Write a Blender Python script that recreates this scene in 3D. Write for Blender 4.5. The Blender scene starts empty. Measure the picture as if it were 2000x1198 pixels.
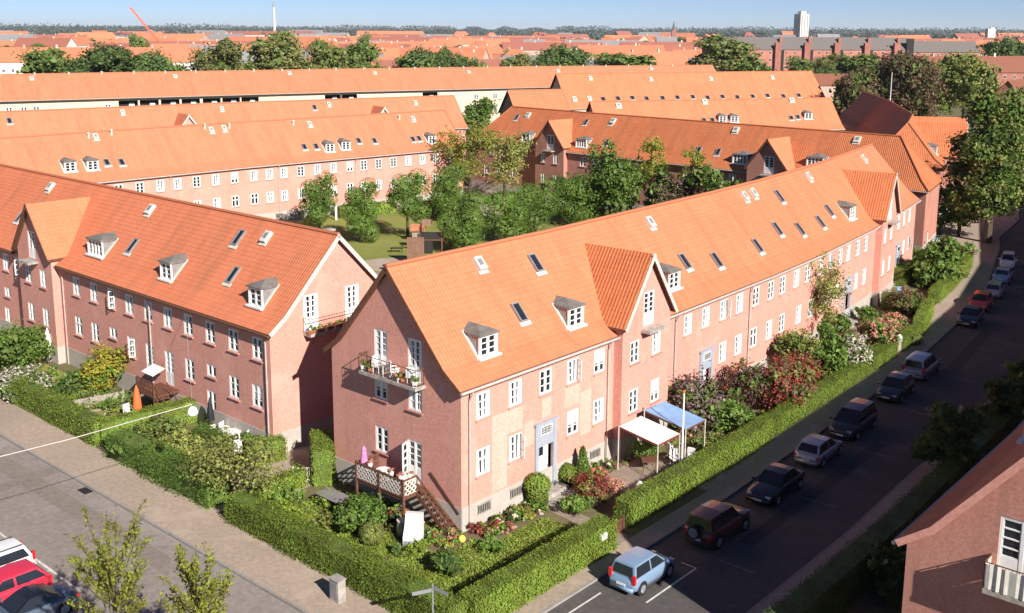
import bpy, bmesh, math, random
from mathutils import Vector, Matrix
random.seed(7)
SC = bpy.context.scene
COL = SC.collection

# ------------------------------------------------------------------ camera, sky, sun, exposure
FPX, CX, CY, HOR, ROLL, HCAM = 2070.0, 1000.0, 448.0, 56.0, math.radians(.25), 26.0
_th = math.atan((CY-HOR)/FPX)
_fw = Vector((0, math.cos(_th), -math.sin(_th)))
_r = Vector((1, 0, 0)); _u = _r.cross(_fw)
CR = _r*math.cos(ROLL)+_u*math.sin(ROLL)
CU = -_r*math.sin(ROLL)+_u*math.cos(ROLL)
cam_data = bpy.data.cameras.new('camera')
cam = bpy.data.objects.new('camera', cam_data); COL.objects.link(cam)
cam.matrix_world = Matrix(((CR.x, CU.x, -_fw.x, 0), (CR.y, CU.y, -_fw.y, 0), (CR.z, CU.z, -_fw.z, HCAM), (0, 0, 0, 1)))
cam_data.sensor_width = 36; cam_data.lens = 36*FPX/2000
cam_data.shift_x = 0; cam_data.shift_y = -(599-CY)/2000
cam_data.clip_start = .5; cam_data.clip_end = 30000
SC.camera = cam

SUN_EL = math.radians(31.0)
_c0 = Vector((-2.5756, 51.651)); DA = Vector((.6627, .7488)); NA = Vector((.7488, -.6627))
_sh = (NA - DA*.30).normalized()                      # horizontal direction towards the sun
SUN = Vector((_sh.x*math.cos(SUN_EL), _sh.y*math.cos(SUN_EL), math.sin(SUN_EL)))
world = bpy.data.worlds.new('World'); SC.world = world; world.use_nodes = True
_nt = world.node_tree; _nt.nodes.clear()
_o = _nt.nodes.new('ShaderNodeOutputWorld'); _b = _nt.nodes.new('ShaderNodeBackground'); _s = _nt.nodes.new('ShaderNodeTexSky')
_s.sky_type = 'NISHITA'; _s.sun_disc = False; _s.sun_elevation = SUN_EL
_s.sun_rotation = math.atan2(_sh.x, _sh.y); _s.altitude = 20; _s.air_density = 1.0; _s.dust_density = 1.2; _s.ozone_density = 1.5
_b.inputs['Strength'].default_value = .06
_s.air_density = .6; _s.dust_density = .0; _s.ozone_density = 6.0
_t = _nt.nodes.new('ShaderNodeMix'); _t.data_type = 'RGBA'; _t.blend_type = 'MULTIPLY'; _t.inputs[0].default_value = 1; _t.inputs[7].default_value = (.86, .82, .90, 1)
_nt.links.new(_s.outputs[0], _t.inputs[6]); _nt.links.new(_t.outputs[2], _b.inputs[0]); _nt.links.new(_b.outputs[0], _o.inputs[0])
sun_data = bpy.data.lights.new('sun', 'SUN'); sun_data.energy = 5.0; sun_data.angle = math.radians(.5); sun_data.color = (1, .94, .88)
sun = bpy.data.objects.new('sun', sun_data); COL.objects.link(sun)
sun.rotation_euler = (-SUN).to_track_quat('-Z', 'Y').to_euler()
SC.view_settings.view_transform = 'Standard'; SC.view_settings.look = 'None'; SC.view_settings.gamma = 1
SC.view_settings.exposure = .80

# ------------------------------------------------------------------ picture <-> place
def ray(x, y):
    return CR*((x-CX)/FPX) - CU*((y-CY)/FPX) + _fw
def G(x, y, z=0.0):
    d = ray(x, y); t = (z-HCAM)/d.z
    return Vector((d.x*t, d.y*t, z))
def G2(x, y, z=0.0): return G(x, y, z).xy
def L2(a, o): return _c0 + DA*a + NA*o              # street frame: along the right street, out from the corner house

# ------------------------------------------------------------------ materials
MATS = {}
def _base(name, rough=.8, spec=.3):
    m = bpy.data.materials.new(name); m.use_nodes = True
    nt = m.node_tree; b = nt.nodes['Principled BSDF']
    b.inputs['Roughness'].default_value = rough; b.inputs['Specular IOR Level'].default_value = spec
    MATS[name] = m
    return m, nt, b
def N(nt, t, **kw):
    n = nt.nodes.new(t)
    for k, v in kw.items():
        if k.startswith('i_'): n.inputs[k[2:]].default_value = v
        else: setattr(n, k, v)
    return n
def mixc(nt, fac, a, b):
    n = nt.nodes.new('ShaderNodeMix'); n.data_type = 'RGBA'
    if isinstance(fac, (int, float)): n.inputs[0].default_value = fac
    else: nt.links.new(fac, n.inputs[0])
    for i, c in ((6, a), (7, b)):
        if hasattr(c, 'is_linked') or hasattr(c, 'links'): nt.links.new(c, n.inputs[i])
        else: n.inputs[i].default_value = (*c, 1)
    return n.outputs[2]
def ramp(nt, src, lo, hi):
    n = nt.nodes.new('ShaderNodeMapRange'); n.inputs[1].default_value = lo; n.inputs[2].default_value = hi
    nt.links.new(src, n.inputs[0]); return n.outputs[0]
def plain(name, c, rough=.7, spec=.3, metal=0, noise=.0, scale=3.0, c2=None, bump=0, detail=4):
    m, nt, b = _base(name, rough, spec)
    b.inputs['Metallic'].default_value = metal
    if noise or c2 or bump:
        tc = N(nt, 'ShaderNodeTexCoord'); tx = N(nt, 'ShaderNodeTexNoise', i_Scale=scale, i_Detail=detail, i_Roughness=.65)
        nt.links.new(tc.outputs['Object'], tx.inputs['Vector'])
        c2 = c2 or tuple(v*(1-noise) for v in c)
        nt.links.new(mixc(nt, ramp(nt, tx.outputs['Fac'], .35, .65), c, c2), b.inputs['Base Color'])
        if bump:
            bp = N(nt, 'ShaderNodeBump', i_Strength=bump, i_Distance=.05)
            nt.links.new(tx.outputs['Fac'], bp.inputs['Height']); nt.links.new(bp.outputs[0], b.inputs['Normal'])
    else: b.inputs['Base Color'].default_value = (*c, 1)
    return m
def two_scale(name, c, c2, s1, s2, c3=None, rough=.9, bump=.2, spec=.2, streak=0):
    """mottled surface: broad patches c..c2, fine grain, optional third colour in worn spots"""
    m, nt, b = _base(name, rough, spec)
    tc = N(nt, 'ShaderNodeTexCoord')
    a = N(nt, 'ShaderNodeTexNoise', i_Scale=s1, i_Detail=6, i_Roughness=.6); f = N(nt, 'ShaderNodeTexNoise', i_Scale=s2, i_Detail=3, i_Roughness=.7)
    nt.links.new(tc.outputs['Object'], a.inputs['Vector']); nt.links.new(tc.outputs['Object'], f.inputs['Vector'])
    col = mixc(nt, ramp(nt, a.outputs['Fac'], .38, .62), c, c2)
    g = N(nt, 'ShaderNodeMix', data_type='RGBA', blend_type='MULTIPLY'); g.inputs[0].default_value = 1
    nt.links.new(col, g.inputs[6])
    gr = N(nt, 'ShaderNodeMapRange'); gr.inputs[1].default_value = .3; gr.inputs[2].default_value = .7; gr.inputs[3].default_value = .8; gr.inputs[4].default_value = 1.15
    nt.links.new(f.outputs['Fac'], gr.inputs[0]); nt.links.new(gr.outputs[0], g.inputs[7])
    out = g.outputs[2]
    if streak:                                                        # rain streaks and grime running down the wall
        sm = N(nt, 'ShaderNodeMapping'); sm.inputs['Scale'].default_value = (1.3, 1.3, .10); sn = N(nt, 'ShaderNodeTexNoise', i_Scale=1.0, i_Detail=6, i_Roughness=.7)
        nt.links.new(tc.outputs['Object'], sm.inputs['Vector']); nt.links.new(sm.outputs[0], sn.inputs['Vector'])
        k = N(nt, 'ShaderNodeMath', operation='MULTIPLY'); nt.links.new(ramp(nt, sn.outputs['Fac'], .50, .72), k.inputs[0]); k.inputs[1].default_value = streak
        out = mixc(nt, k.outputs[0], out, tuple(v*.55 for v in c))
    if c3:
        w = N(nt, 'ShaderNodeTexNoise', i_Scale=s1*2.7, i_Detail=5, i_Roughness=.6)
        mp = N(nt, 'ShaderNodeMapping'); mp.inputs['Location'].default_value = (31, 17, 5)
        nt.links.new(tc.outputs['Object'], mp.inputs['Vector']); nt.links.new(mp.outputs[0], w.inputs['Vector'])
        out = mixc(nt, ramp(nt, w.outputs['Fac'], .56, .66), out, c3)
    nt.links.new(out, b.inputs['Base Color'])
    if bump:
        bp = N(nt, 'ShaderNodeBump', i_Strength=bump, i_Distance=.04)
        nt.links.new(f.outputs['Fac'], bp.inputs['Height']); nt.links.new(bp.outputs[0], b.inputs['Normal'])
    return m
def tile_mat(name, c, c2, cw=.24, ch=.34, bump=.8, moss=(.16, .09, .05), mossy=.6):
    """clay pantiles: UV is in metres, u along the eave and v up the slope"""
    m, nt, b = _base(name, .75, .25)
    uv = N(nt, 'ShaderNodeUVMap'); sp = N(nt, 'ShaderNodeSeparateXYZ'); nt.links.new(uv.outputs[0], sp.inputs[0])
    def M(op, x, y=None):
        n = N(nt, 'ShaderNodeMath', operation=op)
        for i, v in enumerate((x, y)):
            if v is None: continue
            if isinstance(v, (int, float)): n.inputs[i].default_value = v
            else: nt.links.new(v, n.inputs[i])
        return n.outputs[0]
    u = M('MULTIPLY', sp.outputs[0], 1/cw); v = M('MULTIPLY', sp.outputs[1], 1/ch)
    fv = M('FRACT', v); su = M('SINE', M('MULTIPLY', u, 2*math.pi))
    h = M('ADD', M('MULTIPLY', M('SUBTRACT', 1.0, fv), .6), M('MULTIPLY', su, .4))
    cell = N(nt, 'ShaderNodeCombineXYZ'); nt.links.new(M('FLOOR', u), cell.inputs[0]); nt.links.new(M('FLOOR', v), cell.inputs[1])
    wn = N(nt, 'ShaderNodeTexWhiteNoise', noise_dimensions='2D'); nt.links.new(cell.outputs[0], wn.inputs['Vector'])
    big = N(nt, 'ShaderNodeTexNoise', i_Scale=.28, i_Detail=6, i_Roughness=.65); nt.links.new(uv.outputs[0], big.inputs['Vector'])
    fine = N(nt, 'ShaderNodeTexNoise', i_Scale=3.0, i_Detail=4, i_Roughness=.7); nt.links.new(uv.outputs[0], fine.inputs['Vector'])
    f = M('ADD', M('MULTIPLY', wn.outputs['Value'], .45), M('MULTIPLY', ramp(nt, big.outputs['Fac'], .35, .65), .55))
    col = mixc(nt, f, c, c2)
    lap = ramp(nt, fv, .0, .16)                                     # grimy lower lip of every course
    col = mixc(nt, M('MULTIPLY', M('SUBTRACT', 1.0, lap), .30), col, moss)
    col = mixc(nt, M('MULTIPLY', ramp(nt, fine.outputs['Fac'], .56, .74), mossy*.5), col, moss)
    sm = N(nt, 'ShaderNodeMapping'); sm.inputs['Scale'].default_value = (.9, .12, 1); sn = N(nt, 'ShaderNodeTexNoise', i_Scale=1.0, i_Detail=6, i_Roughness=.7)
    nt.links.new(uv.outputs[0], sm.inputs['Vector']); nt.links.new(sm.outputs[0], sn.inputs['Vector'])
    col = mixc(nt, M('MULTIPLY', ramp(nt, sn.outputs['Fac'], .50, .74), .40), col, moss)          # soot and moss washed down the slope
    col = mixc(nt, M('MULTIPLY', ramp(nt, sn.outputs['Fac'], .46, .28), .30), col, tuple(min(1, v*1.25) for v in c))
    nt.links.new(col, b.inputs['Base Color'])
    bp = N(nt, 'ShaderNodeBump', i_Strength=bump, i_Distance=.035); nt.links.new(h, bp.inputs['Height']); nt.links.new(bp.outputs[0], b.inputs['Normal'])
    return m
def leaf_mat(name, c, c2, c3=None, trans=.35, p3=.5):
    """leaves: every small face takes its own shade; light also comes through"""
    m, nt, b = _base(name, .55, .25)
    g = N(nt, 'ShaderNodeNewGeometry'); oi = N(nt, 'ShaderNodeObjectInfo')
    col = mixc(nt, g.outputs['Random Per Island'], c, c2)
    if c3:
        w = N(nt, 'ShaderNodeTexWhiteNoise', noise_dimensions='1D'); nt.links.new(g.outputs['Random Per Island'], w.inputs['W'])
        t = N(nt, 'ShaderNodeMath', operation='LESS_THAN'); nt.links.new(w.outputs['Value'], t.inputs[0]); t.inputs[1].default_value = p3
        col = mixc(nt, t.outputs[0], col, c3)
    tc = N(nt, 'ShaderNodeTexCoord'); bn = N(nt, 'ShaderNodeTexNoise', i_Scale=.9, i_Detail=4, i_Roughness=.6); nt.links.new(tc.outputs['Object'], bn.inputs['Vector'])
    col = mixc(nt, ramp(nt, bn.outputs['Fac'], .42, .66), col, tuple(v*q for v, q in zip(c, (.80, .66, .75))))          # duller growth in patches
    hs = N(nt, 'ShaderNodeHueSaturation'); r = N(nt, 'ShaderNodeMapRange'); r.inputs[3].default_value = .8; r.inputs[4].default_value = 1.2
    nt.links.new(oi.outputs['Random'], r.inputs[0]); nt.links.new(r.outputs[0], hs.inputs['Value']); nt.links.new(col, hs.inputs['Color'])
    nt.links.new(hs.outputs[0], b.inputs['Base Color'])
    tr = N(nt, 'ShaderNodeBsdfTranslucent'); nt.links.new(hs.outputs[0], tr.inputs['Color'])
    mx = N(nt, 'ShaderNodeMixShader'); mx.inputs[0].default_value = trans
    nt.links.new(b.outputs[0], mx.inputs[1]); nt.links.new(tr.outputs[0], mx.inputs[2])
    nt.links.new(mx.outputs[0], nt.nodes['Material Output'].inputs[0])
    return m

tile_mat('tile', (.64, .208, .10), (.56, .168, .078))
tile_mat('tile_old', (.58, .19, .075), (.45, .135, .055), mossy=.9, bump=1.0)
tile_mat('tile_far', (.60, .205, .105), (.52, .168, .083), bump=.5)
tile_mat('tile_red', (.30, .10, .06), (.22, .075, .05), bump=.5)
tile_mat('slate', (.20, .17, .15), (.15, .13, .12), bump=.4, moss=(.10, .10, .09))
two_scale('plaster', (.63, .305, .238), (.60, .28, .215), .22, 7, c3=(.64, .325, .255), bump=.08, streak=.22)
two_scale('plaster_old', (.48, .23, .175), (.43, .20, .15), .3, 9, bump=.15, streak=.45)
two_scale('plaster_patch', (.66, .40, .32), (.64, .37, .29), .6, 7, bump=.1)
two_scale('plinth', (.46, .41, .355), (.40, .36, .315), .8, 12, bump=.2)
two_scale('cream', (.66, .56, .42), (.58, .49, .36), .3, 6, bump=.05, streak=.3)
two_scale('brick', (.36, .15, .11), (.29, .12, .09), .5, 9, bump=.15)
two_scale('brick_pale', (.46, .20, .14), (.38, .155, .11), .5, 9, bump=.15)
plain('white', (.78, .77, .73), .5, .4, noise=.08, scale=2)
plain('offwhite', (.62, .58, .50), .6, .3, noise=.2, scale=3)
plain('curtain', (.70, .69, .66), .9, .1, noise=.12, scale=5)
plain('glass', (.018, .022, .028), .06, .5)
plain('dark', (.03, .027, .025), .8, .2)
plain('zinc', (.30, .30, .30), .5, .4, metal=.3, noise=.25, scale=2.5)
plain('lead', (.19, .175, .155), .7, .3, noise=.35, scale=2)
plain('pipe', (.50, .42, .37), .6, .3, noise=.2)
plain('mortar', (.60, .47, .38), .8, .2, noise=.2)
plain('greypaint', (.34, .37, .42), .6, .3, noise=.1)
plain('wood', (.17, .075, .045), .7, .2, noise=.4, scale=6)
plain('brownwood', (.26, .15, .10), .8, .1, noise=.35, scale=5)
plain('greywood', (.36, .31, .25), .85, .1, noise=.35, scale=5)
plain('bark', (.11, .085, .06), .9, .1, noise=.5, scale=6, bump=.5)
plain('steel', (.45, .46, .47), .4, .5, metal=.6, noise=.15)
plain('black', (.02, .02, .022), .5, .4)
plain('rubber', (.018, .018, .018), .85, .2)
plain('red', (.55, .05, .045), .5, .3, noise=.15)
plain('orange', (.80, .16, .05), .7, .2, noise=.15)
plain('pink', (.55, .10, .28), .8, .1, c2=(.62, .32, .5), scale=14)
plain('blue', (.10, .22, .50), .6, .3, noise=.2)
plain('tarp', (.22, .37, .60), .5, .3, noise=.2, scale=1.5)
plain('yellow', (.75, .60, .10), .5, .3)
plain('stone', (.42, .38, .33), .9, .1, noise=.4, scale=3)
plain('terracotta', (.45, .17, .09), .8, .2, noise=.25)
plain('lampglow', (.85, .84, .80), .3, .4)
leaf_mat('leaf_hedge', (0.210, 0.300, 0.039), (0.292, 0.393, 0.055), (0.129, 0.210, 0.033), p3=.25)
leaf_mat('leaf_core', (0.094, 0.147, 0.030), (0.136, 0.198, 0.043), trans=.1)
leaf_mat('leaf_green', (0.138, 0.263, 0.037), (0.230, 0.365, 0.059), (0.074, 0.156, 0.029), p3=.3)
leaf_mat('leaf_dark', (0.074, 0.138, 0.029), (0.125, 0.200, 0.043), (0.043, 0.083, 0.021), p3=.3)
leaf_mat('leaf_olive', (0.273, 0.315, 0.074), (0.377, 0.398, 0.105), (0.156, 0.200, 0.053), p3=.3)
leaf_mat('leaf_young', (0.345, 0.391, 0.057), (0.437, 0.460, 0.081), (0.218, 0.287, 0.046), trans=.5, p3=.3)
leaf_mat('leaf_yellow', (0.420, 0.400, 0.040), (0.330, 0.330, 0.045), (0.180, 0.210, 0.030), p3=.35)
leaf_mat('leaf_purple', (0.160, 0.085, 0.085), (0.246, 0.140, 0.103), (0.113, 0.160, 0.047), p3=.4)
leaf_mat('leaf_lilac', (0.156, 0.105, 0.095), (0.116, 0.156, 0.053), (0.460, 0.251, 0.420), p3=.2)
leaf_mat('leaf_red', (0.380, 0.065, 0.055), (0.240, 0.070, 0.050), (0.140, 0.140, 0.035), p3=.28)
leaf_mat('leaf_pink', (0.800, 0.355, 0.293), (0.628, 0.251, 0.189), (0.293, 0.293, 0.083), p3=.4)
leaf_mat('leaf_white', (0.800, 0.800, 0.665), (0.770, 0.731, 0.531), (0.174, 0.227, 0.053), p3=.38)
leaf_mat('leaf_copper', (0.175, 0.097, 0.062), (0.245, 0.140, 0.078), (0.123, 0.140, 0.052), p3=.35)
leaf_mat('leaf_far', (0.198, 0.282, 0.070), (0.265, 0.338, 0.093), (0.124, 0.191, 0.049), p3=.3)
leaf_mat('leaf_far_olive', (0.259, 0.273, 0.084), (0.316, 0.309, 0.101), (0.172, 0.201, 0.057), p3=.3)
leaf_mat('leaf_far_dark', (0.124, 0.206, 0.060), (0.174, 0.265, 0.076), (0.082, 0.140, 0.041), p3=.3)
leaf_mat('leaf_haze', (0.075, 0.102, 0.081), (0.102, 0.121, 0.095), (0.060, 0.081, 0.075), trans=.1, p3=.3)

# ------------------------------------------------------------------ mesh builder
class MB:
    def __init__(self): self.v = []; self.f = []; self.m = []; self.uv = {}
    def vert(self, p): self.v.append(Vector(p)); return len(self.v)-1
    def face(self, pts, m=0, uv=None):
        i = [self.vert(p) for p in pts]
        if uv: self.uv[len(self.f)] = uv
        self.f.append(i); self.m.append(m)
    def box(self, c, s, ax=None, m=0):
        """box centred at c, full sizes s, ax = (x,y,z) unit axes"""
        X, Y, Z = ax or (Vector((1, 0, 0)), Vector((0, 1, 0)), Vector((0, 0, 1)))
        c = Vector(c); h = [v/2 for v in s]
        P = [c+X*(h[0]*a)+Y*(h[1]*b)+Z*(h[2]*d) for d in (-1, 1) for b in (-1, 1) for a in (-1, 1)]
        k = [self.vert(p) for p in P]
        for q in ((0, 2, 3, 1), (4, 5, 7, 6), (0, 1, 5, 4), (2, 6, 7, 3), (0, 4, 6, 2), (1, 3, 7, 5)):
            self.f.append([k[i] for i in q]); self.m.append(m)
    def beam(self, a, b, w, h=None, m=0):
        a = Vector(a); b = Vector(b); d = (b-a); L = d.length
        if L < 1e-6: return
        d /= L; up = Vector((0, 0, 1)) if abs(d.z) < .95 else Vector((1, 0, 0))
        x = d.cross(up).normalized(); y = x.cross(d)
        self.box((a+b)/2, (L, w, h or w), (d, x, y), m)
    def tube(self, path, r, n=8, m=0, cap=True):
        P = [Vector(p) for p in path]; R = r if isinstance(r, (list, tuple)) else [r]*len(P)
        rings = []
        for i, p in enumerate(P):
            d = (P[min(i+1, len(P)-1)]-P[max(i-1, 0)])
            d = d.normalized() if d.length > 1e-9 else Vector((0, 0, 1))
            up = Vector((0, 0, 1)) if abs(d.z) < .9 else Vector((1, 0, 0))
            x = d.cross(up).normalized(); y = x.cross(d)
            rings.append([self.vert(p+x*(R[i]*math.cos(2*math.pi*k/n))+y*(R[i]*math.sin(2*math.pi*k/n))) for k in range(n)])
        for a, b in zip(rings, rings[1:]):
            for k in range(n):
                self.f.append([a[k], a[(k+1) % n], b[(k+1) % n], b[k]]); self.m.append(m)
        if cap:
            self.f.append(rings[0][::-1]); self.m.append(m); self.f.append(rings[-1]); self.m.append(m)
    def lathe(self, base, prof, n=14, m=0):
        b = Vector(base); self.tube([b+Vector((0, 0, z)) for r, z in prof], [max(r, .001) for r, z in prof], n, m)
    def prism(self, poly, z0, z1, m=0):
        n = len(poly); lo = [self.vert((p[0], p[1], z0)) for p in poly]; hi = [self.vert((p[0], p[1], z1)) for p in poly]
        self.f.append(hi); self.m.append(m); self.f.append(lo[::-1]); self.m.append(m)
        for i in range(n):
            j = (i+1) % n; self.f.append([lo[i], lo[j], hi[j], hi[i]]); self.m.append(m)
    def blob(self, c, r, seg=10, rings=6, m=0, rnd=0, rng=random):
        c = Vector(c); rr = (r, r, r) if isinstance(r, (int, float)) else r; k = []
        for i in range(rings+1):
            th = math.pi*i/rings
            for j in range(seg):
                q = 1+rng.uniform(-rnd, rnd); ph = 2*math.pi*j/seg
                k.append(self.vert(c+Vector((rr[0]*math.sin(th)*math.cos(ph)*q, rr[1]*math.sin(th)*math.sin(ph)*q, -rr[2]*math.cos(th)*q))))
        for i in range(rings):
            for j in range(seg):
                a = i*seg+j; b2 = i*seg+(j+1) % seg
                self.f.append([k[a], k[b2], k[b2+seg], k[a+seg]]); self.m.append(m)
    def mesh(self, name, mats, off=Vector((0, 0, 0)), smooth=False):
        me = bpy.data.meshes.new(name)
        me.from_pydata([tuple(p-off) for p in self.v], [], self.f)
        for mt in mats: me.materials.append(MATS[mt])
        if len(mats) > 1: me.polygons.foreach_set('material_index', self.m)
        if self.uv:
            ul = me.uv_layers.new(name='UVMap')
            for fi, uvs in self.uv.items():
                for li, t in zip(me.polygons[fi].loop_indices, uvs): ul.data[li].uv = t
        if smooth: me.polygons.foreach_set('use_smooth', [True]*len(me.polygons))
        me.update(); return me
def obj(name, mb, mats, parent=None, smooth=False):
    """one mesh object, coordinates of mb are world coordinates"""
    if isinstance(mats, str): mats = [mats]
    off = Vector((0, 0, 0))
    if parent is not None:
        q = parent
        while q is not None: off = off + q.location; q = q.parent
    o = bpy.data.objects.new(name, mb.mesh(name, mats, off, smooth)); COL.objects.link(o)
    if parent is not None: o.parent = parent
    return o
def solo(name, mb, mats, label, cat, group=None, kind=None, smooth=False, base=None):
    """a thing that is one mesh; its origin sits at its base"""
    if isinstance(mats, str): mats = [mats]
    if base is None:
        xs = [p.x for p in mb.v]; ys = [p.y for p in mb.v]; base = Vector(((min(xs)+max(xs))/2, (min(ys)+max(ys))/2, min(p.z for p in mb.v)))
    base = Vector(base)
    o = bpy.data.objects.new(name, mb.mesh(name, mats, base, smooth)); o.location = base; COL.objects.link(o)
    tag(o, label, cat, group, kind); return o
def tag(o, label=None, cat=None, group=None, kind=None):
    for k, v in (('label', label), ('category', cat), ('group', group), ('kind', kind)):
        if v: o[k] = v
def thing(name, label, cat, loc, group=None, rz=0):
    o = bpy.data.objects.new(name, None); COL.objects.link(o); o.empty_display_size = .3
    o.location = (loc[0], loc[1], loc[2] if len(loc) > 2 else 0); o.rotation_euler = (0, 0, rz); tag(o, label, cat, group); return o
def part(name, me, parent, loc=(0, 0, 0), rz=0, scale=None):
    """a part that shares a prototype mesh, placed in its parent's space"""
    o = bpy.data.objects.new(name, me); COL.objects.link(o); o.parent = parent; o.location = loc; o.rotation_euler = (0, 0, rz)
    if scale: o.scale = scale
    return o
def dup(root, loc, rz=0, label=None, scale=None, group=None):
    """a copy of a thing with its parts and sub-parts"""
    r = root.copy(); COL.objects.link(r); r.location = loc; r.rotation_euler = (0, 0, rz)
    if scale: r.scale = scale if isinstance(scale, tuple) else (scale,)*3
    if label: r['label'] = label
    if group: r['group'] = group
    for ch in list(root.children):
        c = ch.copy(); COL.objects.link(c); c.parent = r
        for g in list(ch.children):
            d = g.copy(); COL.objects.link(d); d.parent = c
    return r
def ground_struct(name, mb, mat):
    o = bpy.data.objects.new(name, mb.mesh(name, [mat])); COL.objects.link(o); o['kind'] = 'structure'; return o
V3 = lambda p, z=0.0: Vector((p[0], p[1], z))

# ------------------------------------------------------------------ houses
class Line:
    def __init__(self, pts):
        self.p = [Vector((q[0], q[1])) for q in pts]; self.c = [0.0]
        for a, b in zip(self.p, self.p[1:]): self.c.append(self.c[-1]+(b-a).length)
        self.L = self.c[-1]
    def seg(self, i):
        t = (self.p[i+1]-self.p[i]).normalized(); return t, Vector((t.y, -t.x))
    def at(self, s):
        i = 0
        while i < len(self.p)-2 and s > self.c[i+1]: i += 1
        t, n = self.seg(i); return self.p[i]+t*(s-self.c[i]), t, n
    def off(self, i, o):
        if i == 0: return self.p[0]+self.seg(0)[1]*o
        if i == len(self.p)-1: return self.p[-1]+self.seg(i-1)[1]*o
        a = self.seg(i-1)[1]; b = self.seg(i)[1]; m = (a+b).normalized(); return self.p[i]+m*(o/m.dot(b))
    def proj(self, q):
        best = None
        for i in range(len(self.p)-1):
            t, n = self.seg(i); d = Vector((q[0], q[1]))-self.p[i]; s = d.dot(t); l = self.c[i+1]-self.c[i]
            lo = -1e9 if i == 0 else 0; hi = 1e9 if i == len(self.p)-2 else l
            sc = min(max(s, lo), hi); e = (d-t*sc).length
            if best is None or e < best[0]-1e-9: best = (e, self.c[i]+sc, d.dot(n))
        return best[1], best[2]

_WC = {}
def win_meshes(w, h, rows=3, style='plain', door=False):
    """a two-leaf casement: white frame, glass, and a curtain; local x along the wall, -y outwards, z up"""
    key = (round(w, 2), round(h, 2), rows, style, door)
    if key in _WC: return _WC[key]
    fr, pa, cu = MB(), MB(), MB()
    f = .075
    def bar(x0, x1, z0, z1, y0=-.005, y1=.07): fr.box(((x0+x1)/2, (y0+y1)/2, (z0+z1)/2), (x1-x0, y1-y0, z1-z0))
    bar(-w/2, -w/2+f, 0, h); bar(w/2-f, w/2, 0, h); bar(-w/2+f, w/2-f, h-f, h); bar(-w/2+f, w/2-f, 0, f)
    n = 1 if w < .75 else 2 if w < 1.7 else 4
    xs = [-w/2+f+(w-2*f)*i/n for i in range(n+1)]
    for x in xs[1:-1]: bar(x-.06, x+.06, f, h-f, -.012, .07)
    zb = f
    if door:
        zb = h*.36; bar(-w/2+f, w/2-f, f, zb, .0, .06)
    if style == 'cross': zs = [zb, zb+(h-f-zb)*.62, h-f]
    else: zs = [zb+(h-f-zb)*i/rows for i in range(rows+1)]
    leaf_open = (n-1) if style == 'open' else -1
    for i in range(n):
        x0, x1 = xs[i]+(.05 if i else .0), xs[i+1]-(.05 if i < n-1 else .0)
        if i == leaf_open:                                          # this leaf stands open, hinged on the right jamb
            a = math.radians(70); hx = w/2-f; dx = Vector((-math.cos(a), -math.sin(a), 0)); nn = Vector((math.sin(a), -math.cos(a), 0)); wl = x1-x0
            for q in (0.03, wl-.03): fr.box(Vector((hx, -.02, h/2))+dx*q, (.07, .05, h-2*f), (dx, nn, Vector((0, 0, 1))))
            for z in [f+.03, h-f-.03]+zs[1:-1]: fr.box(Vector((hx, -.02, z))+dx*(wl/2), (wl, .04, .05), (dx, nn, Vector((0, 0, 1))))
            continue
        bar(x0, x0+.045, zb, h-f, .005, .06); bar(x1-.045, x1, zb, h-f, .005, .06)
        for z in zs[1:-1]: bar(x0+.045, x1-.045, z-.024, z+.024, .008, .06)
        bar(x0+.045, x1-.045, zb, zb+.05, .005, .06); bar(x0+.045, x1-.045, h-f-.05, h-f, .005, .06)
    if style == 'cross': bar(-w/2+f, w/2-f, zs[1]-.05, zs[1]+.05, -.015, .07)
    pa.face([(-w/2+.03, .055, .03), (w/2-.03, .055, .03), (w/2-.03, .055, h-.03), (-w/2+.03, .055, h-.03)])
    cu.face([(-w/2+.1, .045, .1), (-w/2+.1+w*.22, .045, .1), (-w/2+.1+w*.16, .045, h-.1), (-w/2+.1, .045, h-.1)])
    cu.face([(w/2-.1, .045, .1), (w/2-.1-w*.22, .045, .1), (w/2-.1-w*.16, .045, h-.1), (w/2-.1, .045, h-.1)])
    bl = MB(); bl.face([(-w/2+.1, .045, h*.42), (w/2-.1, .045, h*.42), (w/2-.1, .045, h-.1), (-w/2+.1, .045, h-.1)])
    r = (fr.mesh('window', ['white']), pa.mesh('pane', ['glass']), cu.mesh('curtain', ['curtain']), bl.mesh('blind', ['curtain']))
    _WC[key] = r; return r
_SC = {}
def sill_mesh(w, mat):
    k = (round(w, 2), mat)
    if k not in _SC:
        m = MB(); m.box((0, -.06, -.035), (w+.16, .16, .07)); _SC[k] = m.mesh('sill', [mat])
    return _SC[k]

def wall_cols(mb, P, n, u0, u1, zlo, ztop, breaks, ops, depth=.1, m=0):
    us = sorted({u0, u1, *[b for b in breaks if u0 < b < u1], *[v for o in ops for v in o[:2] if u0 < v < u1]})
    for a, b in zip(us, us[1:]):
        z = zlo; pa = P(a); pb = P(b)
        for o in sorted((o for o in ops if o[0] <= a+1e-4 and o[1] >= b-1e-4), key=lambda o: o[2]):
            if o[2] > z+1e-4: mb.face([V3(pa, z), V3(pb, z), V3(pb, o[2]), V3(pa, o[2])], m)
            z = o[3]
        mb.face([V3(pa, z), V3(pb, z), V3(pb, ztop(b)), V3(pa, ztop(a))], m)
    for o in ops:
        a, b = P(o[0]), P(o[1]); ai, bi = a-n*depth, b-n*depth
        for q in (((a, o[2]), (ai, o[2]), (ai, o[3]), (a, o[3])), ((b, o[2]), (b, o[3]), (bi, o[3]), (bi, o[2])),
                  ((a, o[2]), (b, o[2]), (bi, o[2]), (ai, o[2])), ((a, o[3]), (ai, o[3]), (bi, o[3]), (b, o[3]))):
            mb.face([V3(p, z) for p, z in q], m)

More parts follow.
